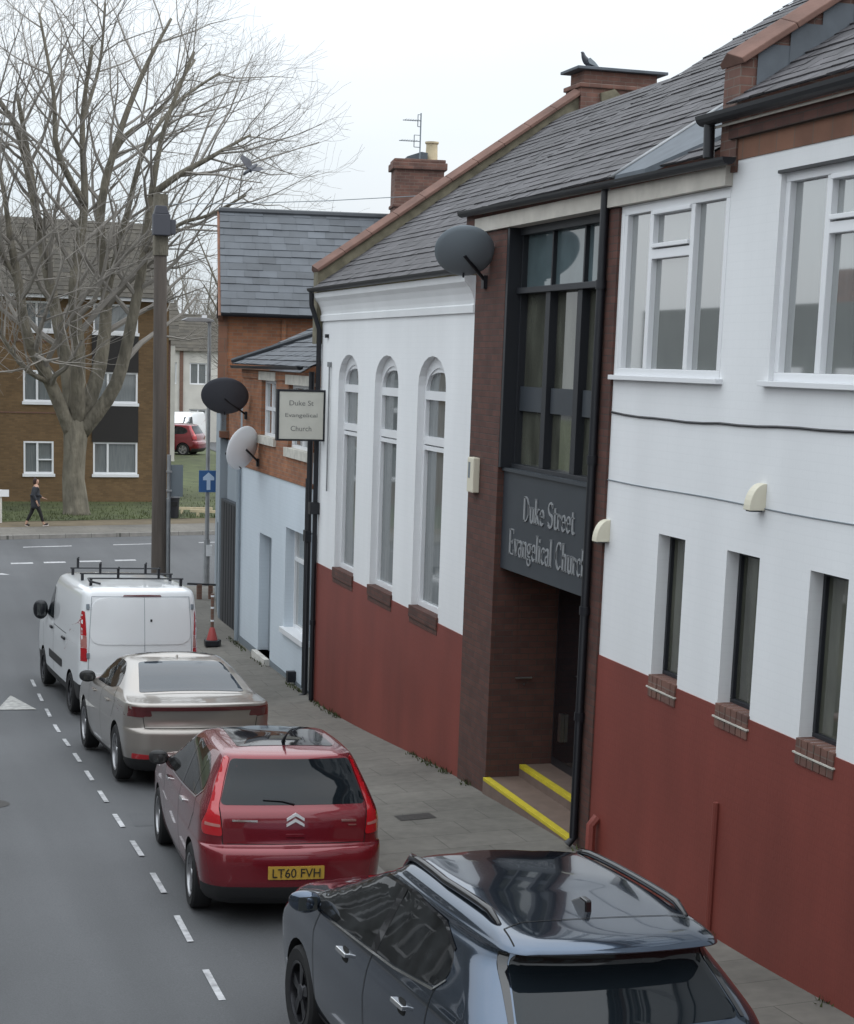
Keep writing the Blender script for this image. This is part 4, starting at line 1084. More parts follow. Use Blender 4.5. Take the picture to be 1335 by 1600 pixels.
limbs = [
    ([(118, 672, 0), (85, 590, -.6), (52, 520, -1.2), (40, 440, -1.6), (30, 380, -2)], .30, .13),
    ([(122, 660, 0), (108, 560, .6), (88, 460, 1), (66, 350, 1.2), (52, 250, 1), (35, 150, .6)], .36, .07),
    ([(124, 655, 0), (128, 540, -.8), (122, 440, -1.3), (138, 320, -1.4), (135, 200, -1.6), (150, 90, -2)], .34, .05),
    ([(128, 660, 0), (160, 560, .5), (170, 450, .8), (160, 330, 1), (182, 220, 1.2), (225, 100, 1.5), (270, 10, 1.8)], .34, .05),
    ([(130, 668, 0), (185, 590, -.5), (212, 480, -1), (228, 390, -1.4), (240, 290, -1.7), (258, 200, -2), (300, 90, -2.2)], .32, .05),
    ([(66, 350, 1.2), (40, 220, .4), (12, 170, 0), (-30, 120, 0)], .17, .05),
    ([(160, 330, 1), (170, 250, 2), (200, 190, 2.4), (250, 150, 2.6), (310, 60, 3)], .16, .05),
    ([(138, 320, -1.4), (100, 250, -2.4), (95, 170, -3), (75, 60, -3)], .15, .04),
    ([(240, 300, -1.7), (280, 272, -2.4), (320, 250, -2.8), (350, 232, -3), (385, 212, -3.2)], .15, .04),
    ([(170, 450, .8), (200, 330, .2), (230, 220, 0), (280, 150, 0), (345, 100, 0)], .15, .04),
    ([(228, 390, -1.4), (280, 345, -2), (325, 330, -2.4), (380, 300, -3)], .1, .04),
    ([(40, 440, -1.6), (10, 390, -2), (-40, 330, -2)], .12, .05),
    ([(30, 380, -2), (18, 290, -2.4), (-10, 190, -2.4)], .12, .04),
    ([(135, 200, -1.6), (160, 110, -1), (168, 20, -1)], .08, .04),
    ([(85, 590, -.6), (40, 560, -1.6), (-10, 470, -2.4)], .12, .05),
]
for pts, r0, r1 in limbs:
    limb(tb, tw, [tp(*p) for p in pts], r0, r1, rg, 13, 4.4, trop)
tb.build('trunk', 'bark', t, smooth=True); tw.build('crown', 'twig', t)
def small_tree(lbl, loc, H, seed, n=7, grp='bare trees beyond the houses'):
    rg = random.Random(seed)
    t = thing('tree', lbl, 'tree', loc, group=grp)
    a, b = MB(), MB()
    a.tube([(0, 0, 0), (.1, 0, H * .15), (0, .1, H * .35)], [H * .02, H * .016, H * .013], 8)
    for i in range(n):
        an = i * 2.4; s = rg.uniform(.15, .32) * H
        p = Vector((0, 0, H * (.18 + .02 * i)))
        limb(a, b, [p, p + Vector((math.cos(an) * s * .4, math.sin(an) * s * .4, H * .25)), p + Vector((math.cos(an) * s, math.sin(an) * s, H * rg.uniform(.45, .6)))], H * .01, .03, rg, 9, H * .2, Vector((0, 0, .4)), 3)
    a.build('trunk', 'bark', t, smooth=True); b.build('crown', 'twig', t)
small_tree('bare twiggy tree rising behind the corner house roof', (18.9, 92, -1), 13.5, 4, n=10)
small_tree('bare tree behind the cream far house in the gap', (19.0, 134, -1), 15.0, 5)
small_tree('tall bare tree far behind the cream house', (24.5, 140, -1), 17, 6)
small_tree('bare tree showing over the left of the flats roof', (-6, 96, -1), 15.5, 8)
small_tree('bare tree showing above the right end of flats roof', (9.5, 98, -1), 13.5, 9)

# ------------------------------------------------------------------ poles and small street things
pt = thing('utility_pole', 'tall brown wooden utility pole with dark transformer box near its top', 'utility pole', (5.62, 37.2, -.95))
mb = MB(); mb.tube([(0, 0, -.1), (0.01, 0, 4), (.0, 0, 8.25)], [.165, .15, .135], 14); mb.build('pole', 'wood_pole', pt, smooth=True, auto=40)
mb = MB(); mb.tube([(0, 0, 8.2), (0, 0, 9.45)], [.165, .155], 14); mb.build('pole_top', 'bark', pt, smooth=True, auto=40)
mb = MB(); mb.box(-.2, .16, -.32, -.1, 8.6, 9.03); mb.box(.16, .28, -.28, -.02, 8.63, 8.93); mb.prism([(-.18, 9.03), (.14, 9.03), (.08, 9.2), (-.14, 9.2)], (0, -.3, 0), X1, Z1, Y1, 0, .18); mb.build('transformer_box', 'dish_dark', pt, bevel=.015)
mb = MB(); mb.tube([(.19, -.03, .3), (.19, -.03, 3.1)], .04, 8); mb.build('cable_guard', 'galvanised', pt)
sp_ = thing('sign_post', 'grey steel post with blank back of a sign beside the utility pole', 'sign post', (6.15, 39.2, -.98))
mb = MB(); mb.tube([(0, 0, 0), (0, 0, 3.95)], .045, 10); mb.build('post', 'galvanised', sp_, auto=40)
mb = MB(); mb.box(.05, .33, .05, .062, 3.0, 3.72); mb.build('sign_plate', 'dish_grey', sp_)
mb = MB(); mb.box(-.06, .06, -.06, .05, 3.12, 3.16); mb.box(-.06, .06, -.06, .05, 3.55, 3.59); mb.build('clamp', 'steel', sp_)
lc = thing('street_lamp', 'grey street lamp column with flat arm at the house corner', 'street lamp', (8.28, 46.1, -.98))
mb = MB(); mb.tube([(0, 0, 0), (0, 0, 1.3)], .085, 12); mb.tube([(0, 0, 1.3), (0, 0, 7.1)], [.06, .045], 10); mb.build('column', 'galvanised', lc, auto=40)
mb = MB(); mb.tube([(0, 0, 7.05), (-.15, -.02, 7.12)], .035, 8); mb.prism([(-.75, 7.09), (-.6, 7.16), (-.1, 7.17), (.1, 7.12), (.1, 7.07), (-.6, 7.06)], (0, -.12, 0), X1, Z1, Y1, 0, .24); mb.build('lantern', 'galvanised', lc, bevel=.01)
mb = MB(); mb.box(-.2, -.08, -.05, .05, 7.17, 7.24); mb.build('photocell', 'upvc', lc)
mb = MB(); mb.box(-.03, .12, -.12, -.05, .85, 1.15); mb.build('label_plate', 'upvc', lc)
bs_ = thing('road_sign', 'blue rectangular one way sign with pale arrow on the lamp column', 'road sign', (8.26, 46.0, 1.6))
mb = MB(); mb.box(-.24, .28, -.03, -.015, 0, .58); mb.build('sign_plate', 'sign_blue', bs_, bevel=.004)
mb = MB(); mb.prism([(-.03, .06), (.07, .06), (.07, .32), (.17, .32), (.17, .4), (.02, .53), (-.13, .4), (-.13, .32), (-.03, .32)], (0, -.031, 0), X1, Z1, -Y1, 0, .004); mb.build('arrow', 'sign_pale', bs_)
mb = MB(); mb.box(-.05, .06, -.015, .08, .1, .14); mb.box(-.05, .06, -.015, .08, .42, .46); mb.build('clamp', 'steel', bs_)
# barrier of traffic cone, post and bars on the pavement
cn = thing('traffic_delineator', 'slim red and dark marker post with flared red foot on black base', 'marker post', (6.6, 36.0, base(36.0) - .01))
mb = MB(); mb.prism([(-.17, -.15), (.12, -.17), (.2, 0), (.14, .16), (-.15, .15)], (0, 0, 0), X1, Y1, Z1, 0, .13); mb.build('base', 'black_plastic', cn, bevel=.02)
mb = MB(); mb.lathe([(.125, .12), (.11, .17), (.06, .36), (.036, .40)], (0, 0, 0), 'Z', 18); mb.build('foot', 'cone_red', cn, smooth=True, auto=40)
mb = MB(); mb.lathe([(.036, .38), (.034, 1.12), (.001, 1.13)], (0, 0, 0), 'Z', 12); mb.build('post', 'house_brick', cn, smooth=True, auto=40)
for z in (.52, .8, 1.05): mb = MB(); mb.lathe([(.037, z), (.037, z + .04)], (0, 0, 0), 'Z', 12); mb.build('band', 'upvc', cn)
br_ = thing('barrier_rail', 'low dark barrier rail across the pavement near the lamp column', 'barrier', (7.75, 43.4, -.95))
mb = MB(); mb.tube([(-.45, 0, .42), (.35, 0, .38)], .028, 8); mb.build('rail', 'black_plastic', br_)
mb = MB(); mb.box(-.2, -.08, -.06, .06, 0, .4); mb.build('post', 'house_brick', br_)
mb = MB(); mb.box(.1, .2, -.06, .06, 0, .38); mb.build('post', 'house_brick', br_)
ns = thing('street_name_sign', 'white street name board on two short posts by the verge', 'street sign', (2.9, 63.6, -.95))
mb = MB(); mb.box(-.6, 1.3, -.02, .02, .95, 1.2); mb.build('name_board', 'upvc', ns)
for x in (-.3, 1.0):
    mb = MB(); mb.box(x - .05, x + .05, .02, .1, 0, 1.2); mb.build('post', 'cement', ns)
bn = thing('litter_bin', 'small black bin on the far pavement by the sign post', 'bin', (10.5, 65.8, -.97))
mb = MB(); mb.lathe([(.2, 0), (.24, .75), (.26, .76), (.26, .82), (.2, .84), (.001, .86)], (0, 0, 0), 'Z', 16); mb.build('body', 'black_plastic', bn, smooth=True, auto=40)
mb = MB(); mb.box(-.12, .12, -.25, -.2, .5, .66); mb.build('opening', 'gap', bn)
# low knee rail timbers on the verge
for k, (x, y, a) in enumerate(((11.6, 67.4, -4), (12.0, 66.1, -22))):
    o = MB(); o.box(-.8, .7, -.05, .05, .18, .28); o.box(-.55, -.45, -.05, .05, 0, .18); o.box(.4, .5, -.05, .05, 0, .18)
    o = o.build('verge_rail', 'pot_buff', None); o.location = (x, y, -.95); o.rotation_euler = (0, 0, R(a))
    tag(o, ['pale low timber rail lying straight on the grass verge', 'pale low timber rail set aslant at verge edge'][k], 'rail')
# overhead wires
wire('overhead_wire', [Vector((5.62, 37.2, 8.3)).lerp(Vector((30, 20, 13)), i / 16) - Z1 * (1.2 * (1 - (2 * i / 16 - 1) ** 2)) for i in range(17)], .008, 'dish_grey', 'faint overhead wire from utility pole over the roofs', 'wire')

# ------------------------------------------------------------------ vehicles
def roundpoly(pts, r, seg=4):
    out_ = []; n = len(pts)
    for i in range(n):
        p = Vector((*pts[i], 0)); a = Vector((*pts[i - 1], 0)); b = Vector((*pts[(i + 1) % n], 0))
        ra = min(r, (a - p).length * .45); rb = min(r, (b - p).length * .45)
        s = p + (a - p).normalized() * ra; e = p + (b - p).normalized() * rb
        for k in range(seg + 1):
            t = k / seg
            q = s * (1 - t) ** 2 + p * 2 * t * (1 - t) + e * t * t
            out_.append((q.x, q.y))
    return out_
DIRS = {'L': (Vector((1, 0, 0)), Y1, Z1), 'R': (Vector((-1, 0, 0)), Y1, Z1), 'B': (Vector((0, 1, 0)), X1, Z1), 'F': (Vector((0, -1, 0)), X1, Z1), 'T': (Vector((0, 0, -1)), X1, Y1)}
_s = math.sqrt(.5)
DIRS['DL'] = (Vector((_s, _s, 0)), Vector((_s, -_s, 0)), Z1)
DIRS['DR'] = (Vector((-_s, _s, 0)), Vector((_s, _s, 0)), Z1)
class Car:
    def __init__(s, name, label, cat, rows, paint, dome, R_, ya, yb, L, clad=None, group=None, track=None, tw=.2, arch=True, rimm='rim', spokes=5):
        s.root = thing(name, label, cat, group=group)
        s.ya, s.yb, s.R, s.rows, s.paint = ya, yb, R_, rows, paint
        fn = [pchip(list(range(len(rows))), [r[k] for r in rows]) for k in range(7)]
        rings = []; sub = 6
        for i in range((len(rows) - 1) * sub + 1):
            rings.append([f(i / sub) for f in fn])
        z, yr, yf, w_, cx_, cy_, bu = rings[-1]; yc = (yr + yf) / 2
        for q in (.93, .85, .75, .62, .48, .34, .2, .08):
            rings.append([z + dome * (1 - q * q), yc - (yc - yr) * q, yc + (yf - yc) * q, w_ * q, cx_ * q, cy_ * q, bu * q])
        V = []; nh = None
        for z, yr, yf, w_, cx_, cy_, bu in rings:
            half = []; L_ = yf - yr
            cx_ = min(cx_, w_ * .6); cy_ = min(cy_, L_ * .22); fx, fy, fb = min(.3, w_ * .5), min(.3, L_ * .12), min(.14, L_ * .05)
            ba = .03 * w_
            we = w_ - ba; cx2 = min(cx_, we * .7); fx = min(fx, we * .75)
            for k in range(7):
                t = k / 7; x = (we - cx2) * t; half.append((x, yr + bu * t * t))
            for k in range(9):
                a = math.pi / 2 * k / 8; half.append((we - cx2 + cx2 * math.sin(a), yr + bu + cy_ * (1 - math.cos(a))))
            y0, y1 = yr + bu + cy_, yf - fb - fy
            for k in range(1, 30):
                t = k / 30; half.append((we + ba * (1 - (2 * t - 1) ** 2), y0 + (y1 - y0) * t))
            for k in range(9):
                a = math.pi / 2 * k / 8; half.append((we - fx + fx * math.cos(a), y1 + fy * math.sin(a)))
            for k in range(1, 7):
                t = 1 - k / 7; half.append(((we - fx) * t, yf - fb * t * t))
            half.append((0, yf))
            ring = half + [(-x, y) for x, y in half[-2:0:-1]]
            nh = len(ring)
            V.append([(x, y, z) for x, y in ring])
        mb = MB(); vs = [p for r in V for p in r]; fs = []
        for i in range(len(V) - 1):
            for k in range(nh):
                k2 = (k + 1) % nh
                fs.append((i * nh + k, i * nh + k2, (i + 1) * nh + k2, (i + 1) * nh + k))
        fs.append(tuple(range(nh))[::-1]); e = (len(V) - 1) * nh; fs.append(tuple(range(e, e + nh)))
        me = bpy.data.meshes.new('body'); me.from_pydata(vs, [], fs)
        bm = bmesh.new(); bm.from_mesh(me); bmesh.ops.recalc_face_normals(bm, faces=bm.faces)
        s.bvh = BVHTree.FromBMesh(bm); bm.to_mesh(me); bm.free()
        for m in (paint, 'arch', 'car_black'): me.materials.append(MATS[m])
        o = bpy.data.objects.new('body', me); col.objects.link(o)
        wmax = max(r[3] for r in rows); s.wmax = wmax; s.track = track or wmax - tw / 2 - .015
        if arch:
            cb = MB(); nseg = 28
            for y in (ya, yb):
                for sx in (-1, 1):
                    c = [(y + (R_ + .05) * math.cos(2 * math.pi * k / nseg), R_ + (R_ + .05) * math.sin(2 * math.pi * k / nseg)) for k in range(nseg)]
                    x0, x1 = sorted((sx * (wmax - .33), sx * (wmax + .2)))
                    cb.prism(c, (x0, 0, 0), Y1, Z1, X1, 0, x1 - x0, 1)
            co = cb.build('cutter', [paint, 'arch', 'car_black'])
            md = o.modifiers.new('b', 'BOOLEAN'); md.operation = 'DIFFERENCE'; md.object = co; md.solver = 'EXACT'
            dg = bpy.context.evaluated_depsgraph_get()
            nm = bpy.data.meshes.new_from_object(o.evaluated_get(dg))
            o.modifiers.clear(); 
            if len(nm.polygons) > 1000: o.data = nm; nm.name = 'body'
            bpy.data.objects.remove(co)
        me = o.data
        if clad:
            for p in me.polygons:
                if p.material_index == 0 and clad(p.center): p.material_index = 2
        me.polygons.foreach_set('use_smooth', [True] * len(me.polygons)); me.set_sharp_from_angle(angle=R(38))
        bm = bmesh.new(); bm.from_mesh(me)
        if clad and any(f.material_index == 2 for f in bm.faces):
            b2 = bm.copy()
            bmesh.ops.delete(bm, geom=[f for f in bm.faces if f.material_index == 2], context='FACES')
            bmesh.ops.delete(b2, geom=[f for f in b2.faces if f.material_index != 2], context='FACES')
            m2 = bpy.data.meshes.new('lower_trim'); b2.to_mesh(m2); b2.free(); bm.to_mesh(me)
            for f in m2.polygons: f.material_index = 0
            m2.materials.append(MATS['car_black']); link('lower_trim', m2, s.root)
        bm.free()
        o.parent = s.root; s.body = o
        for y in (ya, yb):
            for sx in (-1, 1): s.wheel(sx, y, R_, tw, rimm, spokes)
        # underside shadow pan
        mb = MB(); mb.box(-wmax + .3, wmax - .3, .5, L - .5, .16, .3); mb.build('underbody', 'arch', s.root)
    def wheel(s, sx, y, R_, tw, rimm, spokes):
        mb = MB(); h = tw / 2; c = Vector((sx * s.track, y, R_)); rr = R_ * .67
        prof = [(rr, -h * .9), (R_ - .03, -h), (R_ - .006, -h * .8), (R_, -h * .5), (R_, h * .5), (R_ - .006, h * .8), (R_ - .03, h), (rr, h * .9), (rr, -h * .9)]
        mb.lathe(prof, c, 'X', 40)
        t = mb.build('wheel', 'tyre', s.root, smooth=True, auto=35)
        mb = MB(); f = sx * h
        mb.lathe([(rr, f * .95), (rr - .02, f * .9), (rr - .03, f * .4), (rr - .03, -f * .5), (.001, -f * .2)], c, 'X', 40)
        for k in range(spokes):
            for o_ in (-.12, .12):
                a = 2 * math.pi * k / spokes + o_ + .3
                dr = Vector((0, math.cos(a), math.sin(a))); tn = Vector((0, -math.sin(a), math.cos(a)))
                mb.obox(c + X1 * (f * .55), dr, tn, X1 * sx, .03, rr - .012, -.02, .02, -.02, .02)
        mb.lathe([(.001, f * .85), (.06, f * .8), (.075, f * .55)], c, 'X', 20)
        mb.build('rim', rimm, t, auto=30)
    def hit(s, d, u, v):
        D, U, V_ = DIRS[d]
        o = U * u + V_ * v - D * 6
        if d in ('L', 'R', 'T'): pass
        loc, nr, i, dist = s.bvh.ray_cast(o, D)
        k = 0
        while loc is None and k < 30:                       # step back inside the silhouette
            k += 1; u *= .992; v = v - .004 if d == 'L' or d == 'R' else v
            loc, nr, i, dist = s.bvh.ray_cast(U * u + V_ * v - D * 6, D)
        if loc is None:
            loc, nr, i, dist = s.bvh.find_nearest(o + D * 5.2)
        return loc, nr
    def patch(s, name, d, outline, m, off=.004, r=.03, step=.05, depth=.012, parent=None, rnd=True, label=None):
        D, U, V_ = DIRS[d]
        pts = roundpoly(outline, r) if rnd else outline
        bm = bmesh.new()
        fs = bm.faces.new([bm.verts.new((x, y, 0)) for x, y in pts])
        tr = bmesh.ops.triangulate(bm, faces=[fs])
        xs = [p[0] for p in pts]; ys_ = [p[1] for p in pts]
        for lo, hi, ax in ((min(xs), max(xs), 0), (min(ys_), max(ys_), 1)):
            k = int((hi - lo) / step)
            for i in range(1, k + 1):
                c = [0, 0, 0]; c[ax] = lo + (hi - lo) * i / (k + 1); nn = [0, 0, 0]; nn[ax] = 1
                bmesh.ops.bisect_plane(bm, geom=bm.verts[:] + bm.edges[:] + bm.faces[:], plane_co=c, plane_no=nn)
        for v in bm.verts:
            loc, nr = s.hit(d, v.co.x, v.co.y)
            v.co = loc - D * off
        be = [e for e in bm.edges if len(e.link_faces) == 1]
        ex = bmesh.ops.extrude_edge_only(bm, edges=be)
        for g_ in ex['geom']:
            if isinstance(g_, bmesh.types.BMVert): g_.co += D * (depth + off)
        bmesh.ops.recalc_face_normals(bm, faces=bm.faces)
        me = bpy.data.meshes.new(name); bm.to_mesh(me); bm.free()
        me.materials.append(MATS[m]); me.polygons.foreach_set('use_smooth', [True] * len(me.polygons)); me.set_sharp_from_angle(angle=R(40))
        o = link(name, me, parent or s.root)
        if label: o['label'] = label
        # face orientation: front should look towards -D
        c = [0, 0]
        for p in me.polygons: c[0] += p.normal.dot(D) * p.area
        if c[0] > 0: me.flip_normals()
        return o
    def line(s, name, d, pts, m='gap', wdt=.008, off=.003, parent=None, closed=False, n=6, mb=None):
        D, U, V_ = DIRS[d]; dense = []
        pp = pts + [pts[0]] if closed else pts
        for i in range(len(pp) - 1):
            for k in range(n): dense.append((pp[i][0] + (pp[i + 1][0] - pp[i][0]) * k / n, pp[i][1] + (pp[i + 1][1] - pp[i][1]) * k / n))
        dense.append(pp[-1])
        own = mb is None; mb = mb or MB(); prev = None
        for i, p in enumerate(dense):
            a, b = dense[max(i - 1, 0)], dense[min(i + 1, len(dense) - 1)]
            t = Vector((b[0] - a[0], b[1] - a[1], 0)).normalized(); nn = Vector((-t.y, t.x, 0)) * wdt / 2
            q0 = s.hit(d, p[0] + nn.x, p[1] + nn.y)[0] - D * off; q1 = s.hit(d, p[0] - nn.x, p[1] - nn.y)[0] - D * off
            if prev: mb.quad(prev[0], q0, q1, prev[1])
            prev = (q0, q1)
        return mb.build(name if name != 'x' else 'panel_gap', m, parent or s.root) if own else mb
    def fix(s, name, d, u, v, su, sv, sn, m, parent=None, bev=.006, lift=0, label=None):
        D, U, V_ = DIRS[d]; loc, nr = s.hit(d, u, v)
        n = nr if nr.dot(D) < 0 else -nr
        a = (U - n * U.dot(n)).normalized(); b = n.cross(a)
        mb = MB(); mb.obox(loc + n * lift, a, b, n, -su / 2, su / 2, -sv / 2, sv / 2, -.01, sn)
        return mb.build(name, m, parent or s.root, bevel=bev)
    def mirror(s, y, z, m, w0, size=(.105, .065, .08)):
        for sx in (-1, 1):
            loc = s.hit('L' if sx < 0 else 'R', y, z)[0]
            c = Vector((sx * (w0 + .06), y, z + .03))
            mb = MB(); pr = [(math.sin(math.pi * i / 10), -math.cos(math.pi * i / 10)) for i in range(11)]
            mb.lathe([(max(r, .001), h) for r, h in pr], (0, 0, 0), 'X', 16)
            mb.v = [(c.x + p[0] * size[0], c.y + p[1] * size[1] + (.05 if p[0] * sx > 0 else 0) * abs(p[0]), c.z + math.copysign(abs(p[2]) ** .8, p[2]) * size[2]) for p in mb.v]
            mb.tube([loc, c], [.03, .025], 8)
            o = mb.build('wing_mirror', m, s.root, smooth=True, auto=60)
            g_ = MB(); g_.obox(c + Vector((0, -size[1] * .82, 0)), X1, Z1, -Y1, -size[0] * .62, size[0] * .62, -size[2] * .6, size[2] * .6, 0, .004); g_.build('mirror_glass', 'glass_dark', o)
    def place(s, p0, p1):
        p0, p1 = Vector(p0), Vector(p1); d = p1 - p0
        yaw = math.atan2(-d.x, d.y); pit = math.atan2(d.z, math.hypot(d.x, d.y))
        s.root.rotation_euler = (pit, R(1.15), yaw)
        q = s.root.rotation_euler.to_matrix()
        s.root.location = p0 - q @ Vector((0, s.ya, 0))
def mir(o): return [(-x, y) for x, y in o]

# ---- red people carrier
def red_car(name, label, group=None, detail=True):
    rows = [(.17, .40, 4.0, .70, .3, .35, .05), (.20, .16, 4.25, .80, .3, .35, .05), (.30, .05, 4.40, .87, .3, .34, .05), (.45, .0, 4.46, .897, .3, .32, .05),
            (.60, .0, 4.47, .91, .3, .3, .05), (.72, .02, 4.45, .915, .3, .3, .05), (.755, .045, 4.42, .915, .3, .3, .05), (.775, .09, 4.40, .913, .28, .3, .05), (.80, .105, 4.37, .912, .27, .3, .045),
            (.95, .12, 4.15, .91, .26, .3, .04), (1.02, .13, 3.95, .90, .25, .3, .04), (1.08, .15, 3.6, .885, .24, .3, .04), (1.13, .18, 3.3, .865, .23, .3, .04),
            (1.25, .25, 2.98, .815, .22, .28, .04), (1.40, .35, 2.64, .75, .21, .28, .04), (1.51, .40, 2.38, .695, .2, .27, .04), (1.575, .43, 2.2, .65, .2, .26, .04), (1.605, .52, 2.05, .60, .2, .26, .04)]
    c = Car(name, label, 'car', rows, 'paint_red', .055, .325, .86, 3.59, 4.47, clad=lambda p: p.z < .29 or (p.z < .40 and p.y < .4), group=group, spokes=5)
    sw = [(.62, 1.24), (.80, 1.13), (1.7, 1.10), (3.12, 1.07), (2.85, 1.25), (2.4, 1.45), (1.7, 1.535), (1.0, 1.51), (.70, 1.40)]
    for d in 'LR':
        w_ = c.patch('side_window', d, sw, 'car_glass_side', r=.1)
        if detail:
            c.line('window_trim', d, [(.62, 1.22), (.80, 1.12), (1.7, 1.09), (3.12, 1.06)], 'chrome', .014, .007, w_)
            c.line('pillar', d, [(1.62, 1.10), (1.72, 1.53)], 'black_gloss', .09, .006, w_); c.line('pillar', d, [(.98, 1.12), (.98, 1.5)], 'black_gloss', .03, .006, w_)
    rw = c.patch('rear_window', 'B', [(-.705, 1.15), (.705, 1.15), (.575, 1.55), (-.575, 1.55)], 'car_glass', r=.05)
    tl = [(-.585, 1.56), (-.625, 1.56), (-.71, 1.36), (-.80, 1.12), (-.865, .96), (-.86, .87), (-.69, .865), (-.72, 1.13), (-.655, 1.35)]
    for o in (tl, mir(tl)):
        l = c.patch('tail_light', 'B', o, 'lamp_red', r=.03, off=.012)
        sgn = -1 if o is tl else 1
        if detail:
            c.patch('lens', 'B', [(sgn * .845, .955), (sgn * .71, .95), (sgn * .71, .975), (sgn * .84, .985)], 'lamp_clear', off=.016, r=.008, parent=l)
    c.patch('tail_light', 'DL', [(-.80, .90), (-.62, .88), (-.64, 1.02), (-.80, .95)], 'lamp_red', r=.03, off=.006)
    if detail:
        mb = MB()
        for pts in ([(-.685, .79), (-.70, 1.0), (-.712, 1.13)], [(.685, .79), (.70, 1.0), (.712, 1.13)], [(-.685, .792), (.685, .792)]): c.line('x', 'B', pts)
        for pts in ([(1.66, .35), (1.70, .8), (1.64, 1.08)], [(2.9, .35), (2.95, .9), (2.9, 1.06)], [(.98, .75), (.72, .98), (.8, 1.12)], [(1.0, .4), (1.25, .34), (2.9, .33)]):
            c.line('x', 'L', pts); c.line('x', 'R', pts)
        pl_ = c.patch('number_plate', 'B', [(-.27, .475), (.27, .475), (.27, .60), (-.27, .60)], 'plate_yellow', r=.008, off=.012, depth=.02)
        y = c.hit('B', 0, .53)[0].y
        text_mesh('registration', 'LT60 FVH', .46, .085, (.0, y - .0135, .5375), X1, Z1, 'plate_black', pl_, ext=.003)
        y = c.hit('B', 0, 1.0)[0].y
        for k in range(2):
            mb = MB(); z = .985 + k * .055
            mb.prism([(-.085, z - .03), (-.085, z - .005), (0, z + .05), (.085, z - .005), (.085, z - .03), (0, z + .018)], (0, y - .02, 0), X1, Z1, Y1, 0, .018)
            mb.build('chevron_emblem', 'badge_silver', c.root)
        c.patch('badge_strip', 'B', [(-.60, 1.005), (-.36, 1.0), (-.36, 1.018), (-.60, 1.023)], 'chrome', r=.004, off=.008)
        c.patch('badge_strip', 'B', [(.45, .995), (.60, .99), (.60, 1.012), (.45, 1.017)], 'chrome', r=.004, off=.008)
        c.patch('badge_strip', 'B', [(.52, .955), (.60, .953), (.60, .966), (.52, .968)], 'chrome', r=.004, off=.008)
        c.patch('tailgate_handle', 'B', [(-.09, .86), (.09, .86), (.09, .885), (-.09, .885)], 'paint_red', r=.01, off=.016)
        mb = MB(); yw = lambda x, z: c.hit('B', x, z)[0] + Vector((0, -.02, 0))
        mb.tube([yw(.0, 1.165), yw(-.12, 1.19), yw(-.30, 1.2)], [.014, .01, .008], 6); mb.build('rear_wiper', 'black_plastic', c.root)
        for yy in (1.35, 2.45):
            for d in 'LR': c.fix('door_handle', d, yy, .98, .2, .03, .035, 'chrome')
        c.patch('roof_glass', 'T', [(-.48, .72), (.48, .72), (.46, 2.2), (-.46, 2.2)], 'black_gloss', r=.08, off=.004)
        mb = MB(); z = c.hit('T', 0, .85)[0].z; mb.tube([(0, .85, z), (.0, .85, z + .02), (.0, .62, z + .14)], [.025, .018, .004], 8); mb.build('antenna', 'black_plastic', c.root)
        c.patch('exhaust_trim', 'B', [(-.6, .2), (.6, .2), (.6, .27), (-.6, .27)], 'car_black', r=.02)
        c.mirror(3.05, 1.06, 'car_black', .9)
    return c
c = red_car('parked_car', 'red hatchback people carrier with yellow rear plate and chrome chevrons', 'cars parked along the kerb')
c.place((3.66, 16.15, road(16.15) - .02), (3.76, 18.88, road(18.88) - .02))

# ---- pale silver saloon
rows = [(.16, .45, 4.1, .72, .3, .35, .06), (.2, .18, 4.35, .82, .3, .35, .06), (.3, .07, 4.5, .89, .3, .34, .07), (.5, .0, 4.58, .92, .3, .34, .07), (.66, .0, 4.6, .93, .3, .34, .07), (.71, .02, 4.58, .931, .3, .33, .07), (.74, .06, 4.56, .93, .28, .33, .06),
        (.82, .07, 4.5, .93, .26, .3, .06), (.92, .05, 4.3, .925, .25, .3, .06), (.99, .02, 4.1, .91, .24, .3, .06), (1.02, .025, 3.75, .90, .24, .3, .06), (1.035, .07, 3.5, .888, .24, .3, .05), (1.05, .24, 3.3, .875, .24, .28, .05),
        (1.07, .44, 3.2, .86, .24, .28, .05), (1.11, .62, 3.1, .835, .22, .28, .05), (1.20, .86, 2.95, .785, .2, .28, .05), (1.30, 1.12, 2.7, .725, .2, .28, .05), (1.38, 1.38, 2.5, .665, .2, .28, .05), (1.42, 1.58, 2.35, .615, .2, .28, .05), (1.44, 1.75, 2.2, .57, .2, .26, .04)]
c = Car('parked_car', 'pale silver beige saloon with full width tail light bar', 'car', rows, 'paint_silver', .045, .345, .92, 3.66, 4.6, clad=lambda p: p.z < .31 or (p.z < .37 and p.y < .5), group='cars parked along the kerb', rimm='rim', spokes=5)
sw = [(1.22, 1.13), (1.6, 1.075), (3.05, 1.05), (2.78, 1.2), (2.4, 1.355), (2.05, 1.40), (1.7, 1.385), (1.38, 1.29)]
for d in 'LR':
    w_ = c.patch('side_window', d, sw, 'car_glass_side', r=.1)
    c.line('pillar', d, [(2.0, 1.07), (2.08, 1.39)], 'black_gloss', .08, .006, w_)
c.patch('rear_window', 'T', [(-.66, .66), (.66, .66), (.53, 1.52), (-.53, 1.52)], 'car_glass_sky', r=.06)
c.patch('roof_glass', 'T', [(-.47, 1.95), (.47, 1.95), (.46, 2.5), (-.46, 2.5)], 'black_gloss', r=.08)
b_ = c.patch('light_bar', 'B', [(-.91, .995), (.91, .995), (.91, .875), (.69, .865), (.67, .945), (-.67, .945), (-.69, .865), (-.91, .875)], 'lamp_dark', r=.015, off=.008)
c.patch('tail_light', 'DL', [(-.70, .88), (-.50, .875), (-.50, .985), (-.70, .98)], 'lamp_dark', r=.02, off=.006)
